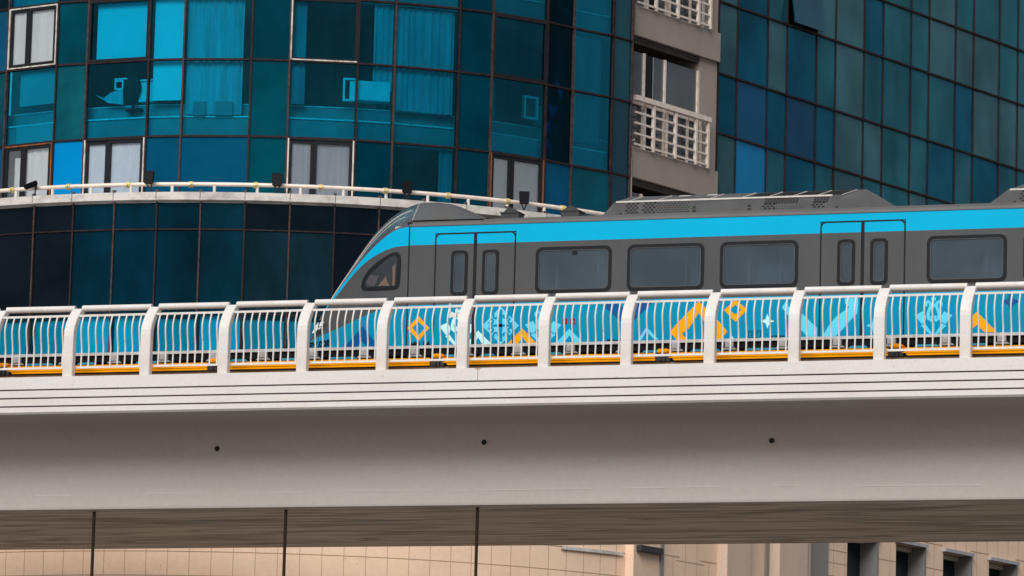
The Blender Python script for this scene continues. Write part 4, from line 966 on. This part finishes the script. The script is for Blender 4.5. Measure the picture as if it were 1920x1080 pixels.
M['sp_nv2'] = mat('spandrel_midnight', (.0,.043,.105), .15, 0, .2, .8, spec=.12, stint=(.02,.6,.9)); M['sp_bl2'] = mat('spandrel_bright_blue', (.0,.16,.37), .2, 0, .1, .7, spec=.12, stint=(.02,.6,.9)); M['sp_nv3'] = mat('spandrel_navy_blue', (.0,.065,.16), .15, 0, .2, .8, spec=.12, stint=(.02,.6,.9))
bm_ = [MB(), MB(), MB()]; cur_ = MB()
for i, (a, b) in enumerate(zip(ss[:-1], ss[1:])):
    for r_ in range(len(GL)-1):
        t0, t1, z1, z0 = a+.0185, b-.0185, GL[r_]-.0225, GL[r_+1]+.0225
        q = MB()
        if (i, r_) == (3, 2):      # tilted open sash
            zc = z1; qd = []
            F = GF; ob = .20
            q.hexa([F.pt(t0,ob,z0+.02),F.pt(t1,ob,z0+.02),F.pt(t1,ob-.03,z0+.02),F.pt(t0,ob-.03,z0+.02),F.pt(t0,.0,z1),F.pt(t1,.0,z1),F.pt(t1,-.03,z1),F.pt(t0,-.03,z1)])
            o = q.build('open_sash', M['sp_bo'] if 'sp_bo' in M else M.setdefault('sp_bo', mat('sash_glass', (.004,.055,.095), .1, 0, .3, 1)), gf); o['label'] = 'top-hung sash tilted open'
            continue
        sp = special.get((i, r_)); GF.box(q, t0, t1, z0, z1, -.03, -.022); q.build('glass_pane', M[sp] if sp else M[('g_dust_haze','g_dust_haze','g_dust_haze2','g_dust_haze3')[rg.randrange(4)] if i > 7 else ('g_dust_haze','g_dust_haze3','g_dust_haze','g_dust_haze2')[rg.randrange(4)]], gf)
        if sp: continue
        if r_ % 2 == 0:    # short vision row
            c = rg.random(); j = rg.randrange(3)
            GF.wave(bm_[j], t0+.01, t1-.01 if c < .5 else t0+(t1-t0)*rg.choice([.45,.7,.8]), z0, z1, -.075, .014, seed=i*9+r_)
        else:
            c = rg.random(); j = rg.randrange(3); GF.box(bm_[j], t0+(.0 if c < .7 else .2*(t1-t0)), t1, z0+(z1-z0)*rg.choice([.47,.47,.55,.66]), z1, -.075, -.068)
for q, c in zip(bm_, ((.55,.55,.55),(.26,.27,.28),(.85,.84,.82))): q.build('roller_blind', mat('office_blind', c, .9, 0, .3, 1.5, stretch=(1,1,.3)), gf)

# ------------------------------------------------------------------ stone lower wing on the right, behind the viaduct underside
SF = Facet(on_fac(-6.4,2.26), on_fac(14,2.26)); S0 = 6.4
sw = empty('stone_lower_wing', W(*on_fac(3,1)), 'peach stone-clad lower wing with narrow recessed windows under the viaduct', 'building')
holes = [(2.17+2.12*k, 3.40+2.12*k) for k in range(0,6)]; ZH = 13.2
q = MB(); c = -6.4
SFb = lambda mb, s0, s1, z0, z1, o0, o1: SF.box(mb, s0+S0, s1+S0, z0, z1, o0, o1)
for a, b in holes:
    SFb(q, c, a, 0, 15.2, -.5, 0); SFb(q, a, b, ZH, 15.2, -.5, 0); SFb(q, a, b, 0, 9.5, -.5, 0); c = b
SFb(q, c, 14, 0, 15.2, -.5, 0); q.build('stone_wall', M['stone'], sw)
j = MB()
for z in [12.75-.57*k for k in range(-4, 5)]:
    c = .5
    for a, b in holes: SFb(j, c, a-.02, z-.008, z+.008, -.01, .004); c = b+.02
    SFb(j, c, 14, z-.008, z+.008, -.01, .004)
for z in (12.47, 11.9): SFb(j, 1.33, 2.15, z-.006, z+.006, -.01, .004)
s = .6
while s < 14:
    inh = any(a-.03 < s < b+.03 for a, b in holes)
    SFb(j, s-.005, s+.005, ZH if inh else 9.5, 15.0, -.01, .0036); s += .49
for z in (12.0,): SFb(j, -5.3, -3.2, z-.008, z+.008, -.01, .004)
for s in (-4.9,-4.45,-3.95,-3.5): SFb(j, s-.005, s+.005, 9.5, 12.0, -.01, .0036)
j.build('tile_joint', M['stonej'], sw)
M['winblk'] = mat('recess_glass', (.006,.012,.016), .08); M['winf'] = mat('cream_frame', (.50,.47,.36), .5); M['reveal'] = mat('grey_reveal', (.20,.21,.215), .7, 0, .1, 3); M['cap'] = dirty('pale_lintel', (.42,.41,.44), (.2,.2,.2), .7, .8, 6)
wi0 = None
for a, b in holes:
    q = MB(); SFb(q, a, b, 9.5, ZH, -.42, -.40); o = q.build('window', M['winblk'], sw)
    q = MB(); SFb(q, a+.16, a+.215, 9.5, ZH-.12, -.395, -.34); SFb(q, a+.01, b-.01, ZH-.12, ZH-.02, -.395, -.30); q.build('frame', M['winf'], o)
    q = MB(); SFb(q, b-.012, b-.001, 9.5, ZH-.01, -.40, .0); SFb(q, b, b+.07, 9.5, ZH+.03, -.02, .03); q.build('reveal', M['reveal'], o)
    q = MB(); SFb(q, a-.06, b+.06, ZH-.015, ZH+.06, -.05, .10); q.build('lintel', M['cap'], o)
for s0, s1, m_, o in ((-5.42,-5.28,'pilg',.03),(-3.17,-2.24,'pil',.25),(-2.2,-2.09,'pilg',.05),(-1.28,-1.15,'pilg',.05),(-1.14,.02,'pil',.30),(.03,.42,'pil',.14),(.43,1.32,'pilg',.04)):
    q = MB(); SFb(q, s0, s1, 0, 15.1, -.1, o); q.build('pilaster', M[m_], sw, bevel=.01)
q = MB(); SFb(q, -6.3, -5.45, 11.97, 12.10, -.1, .12); q.build('dark_beam', M['dkgrey'], sw)
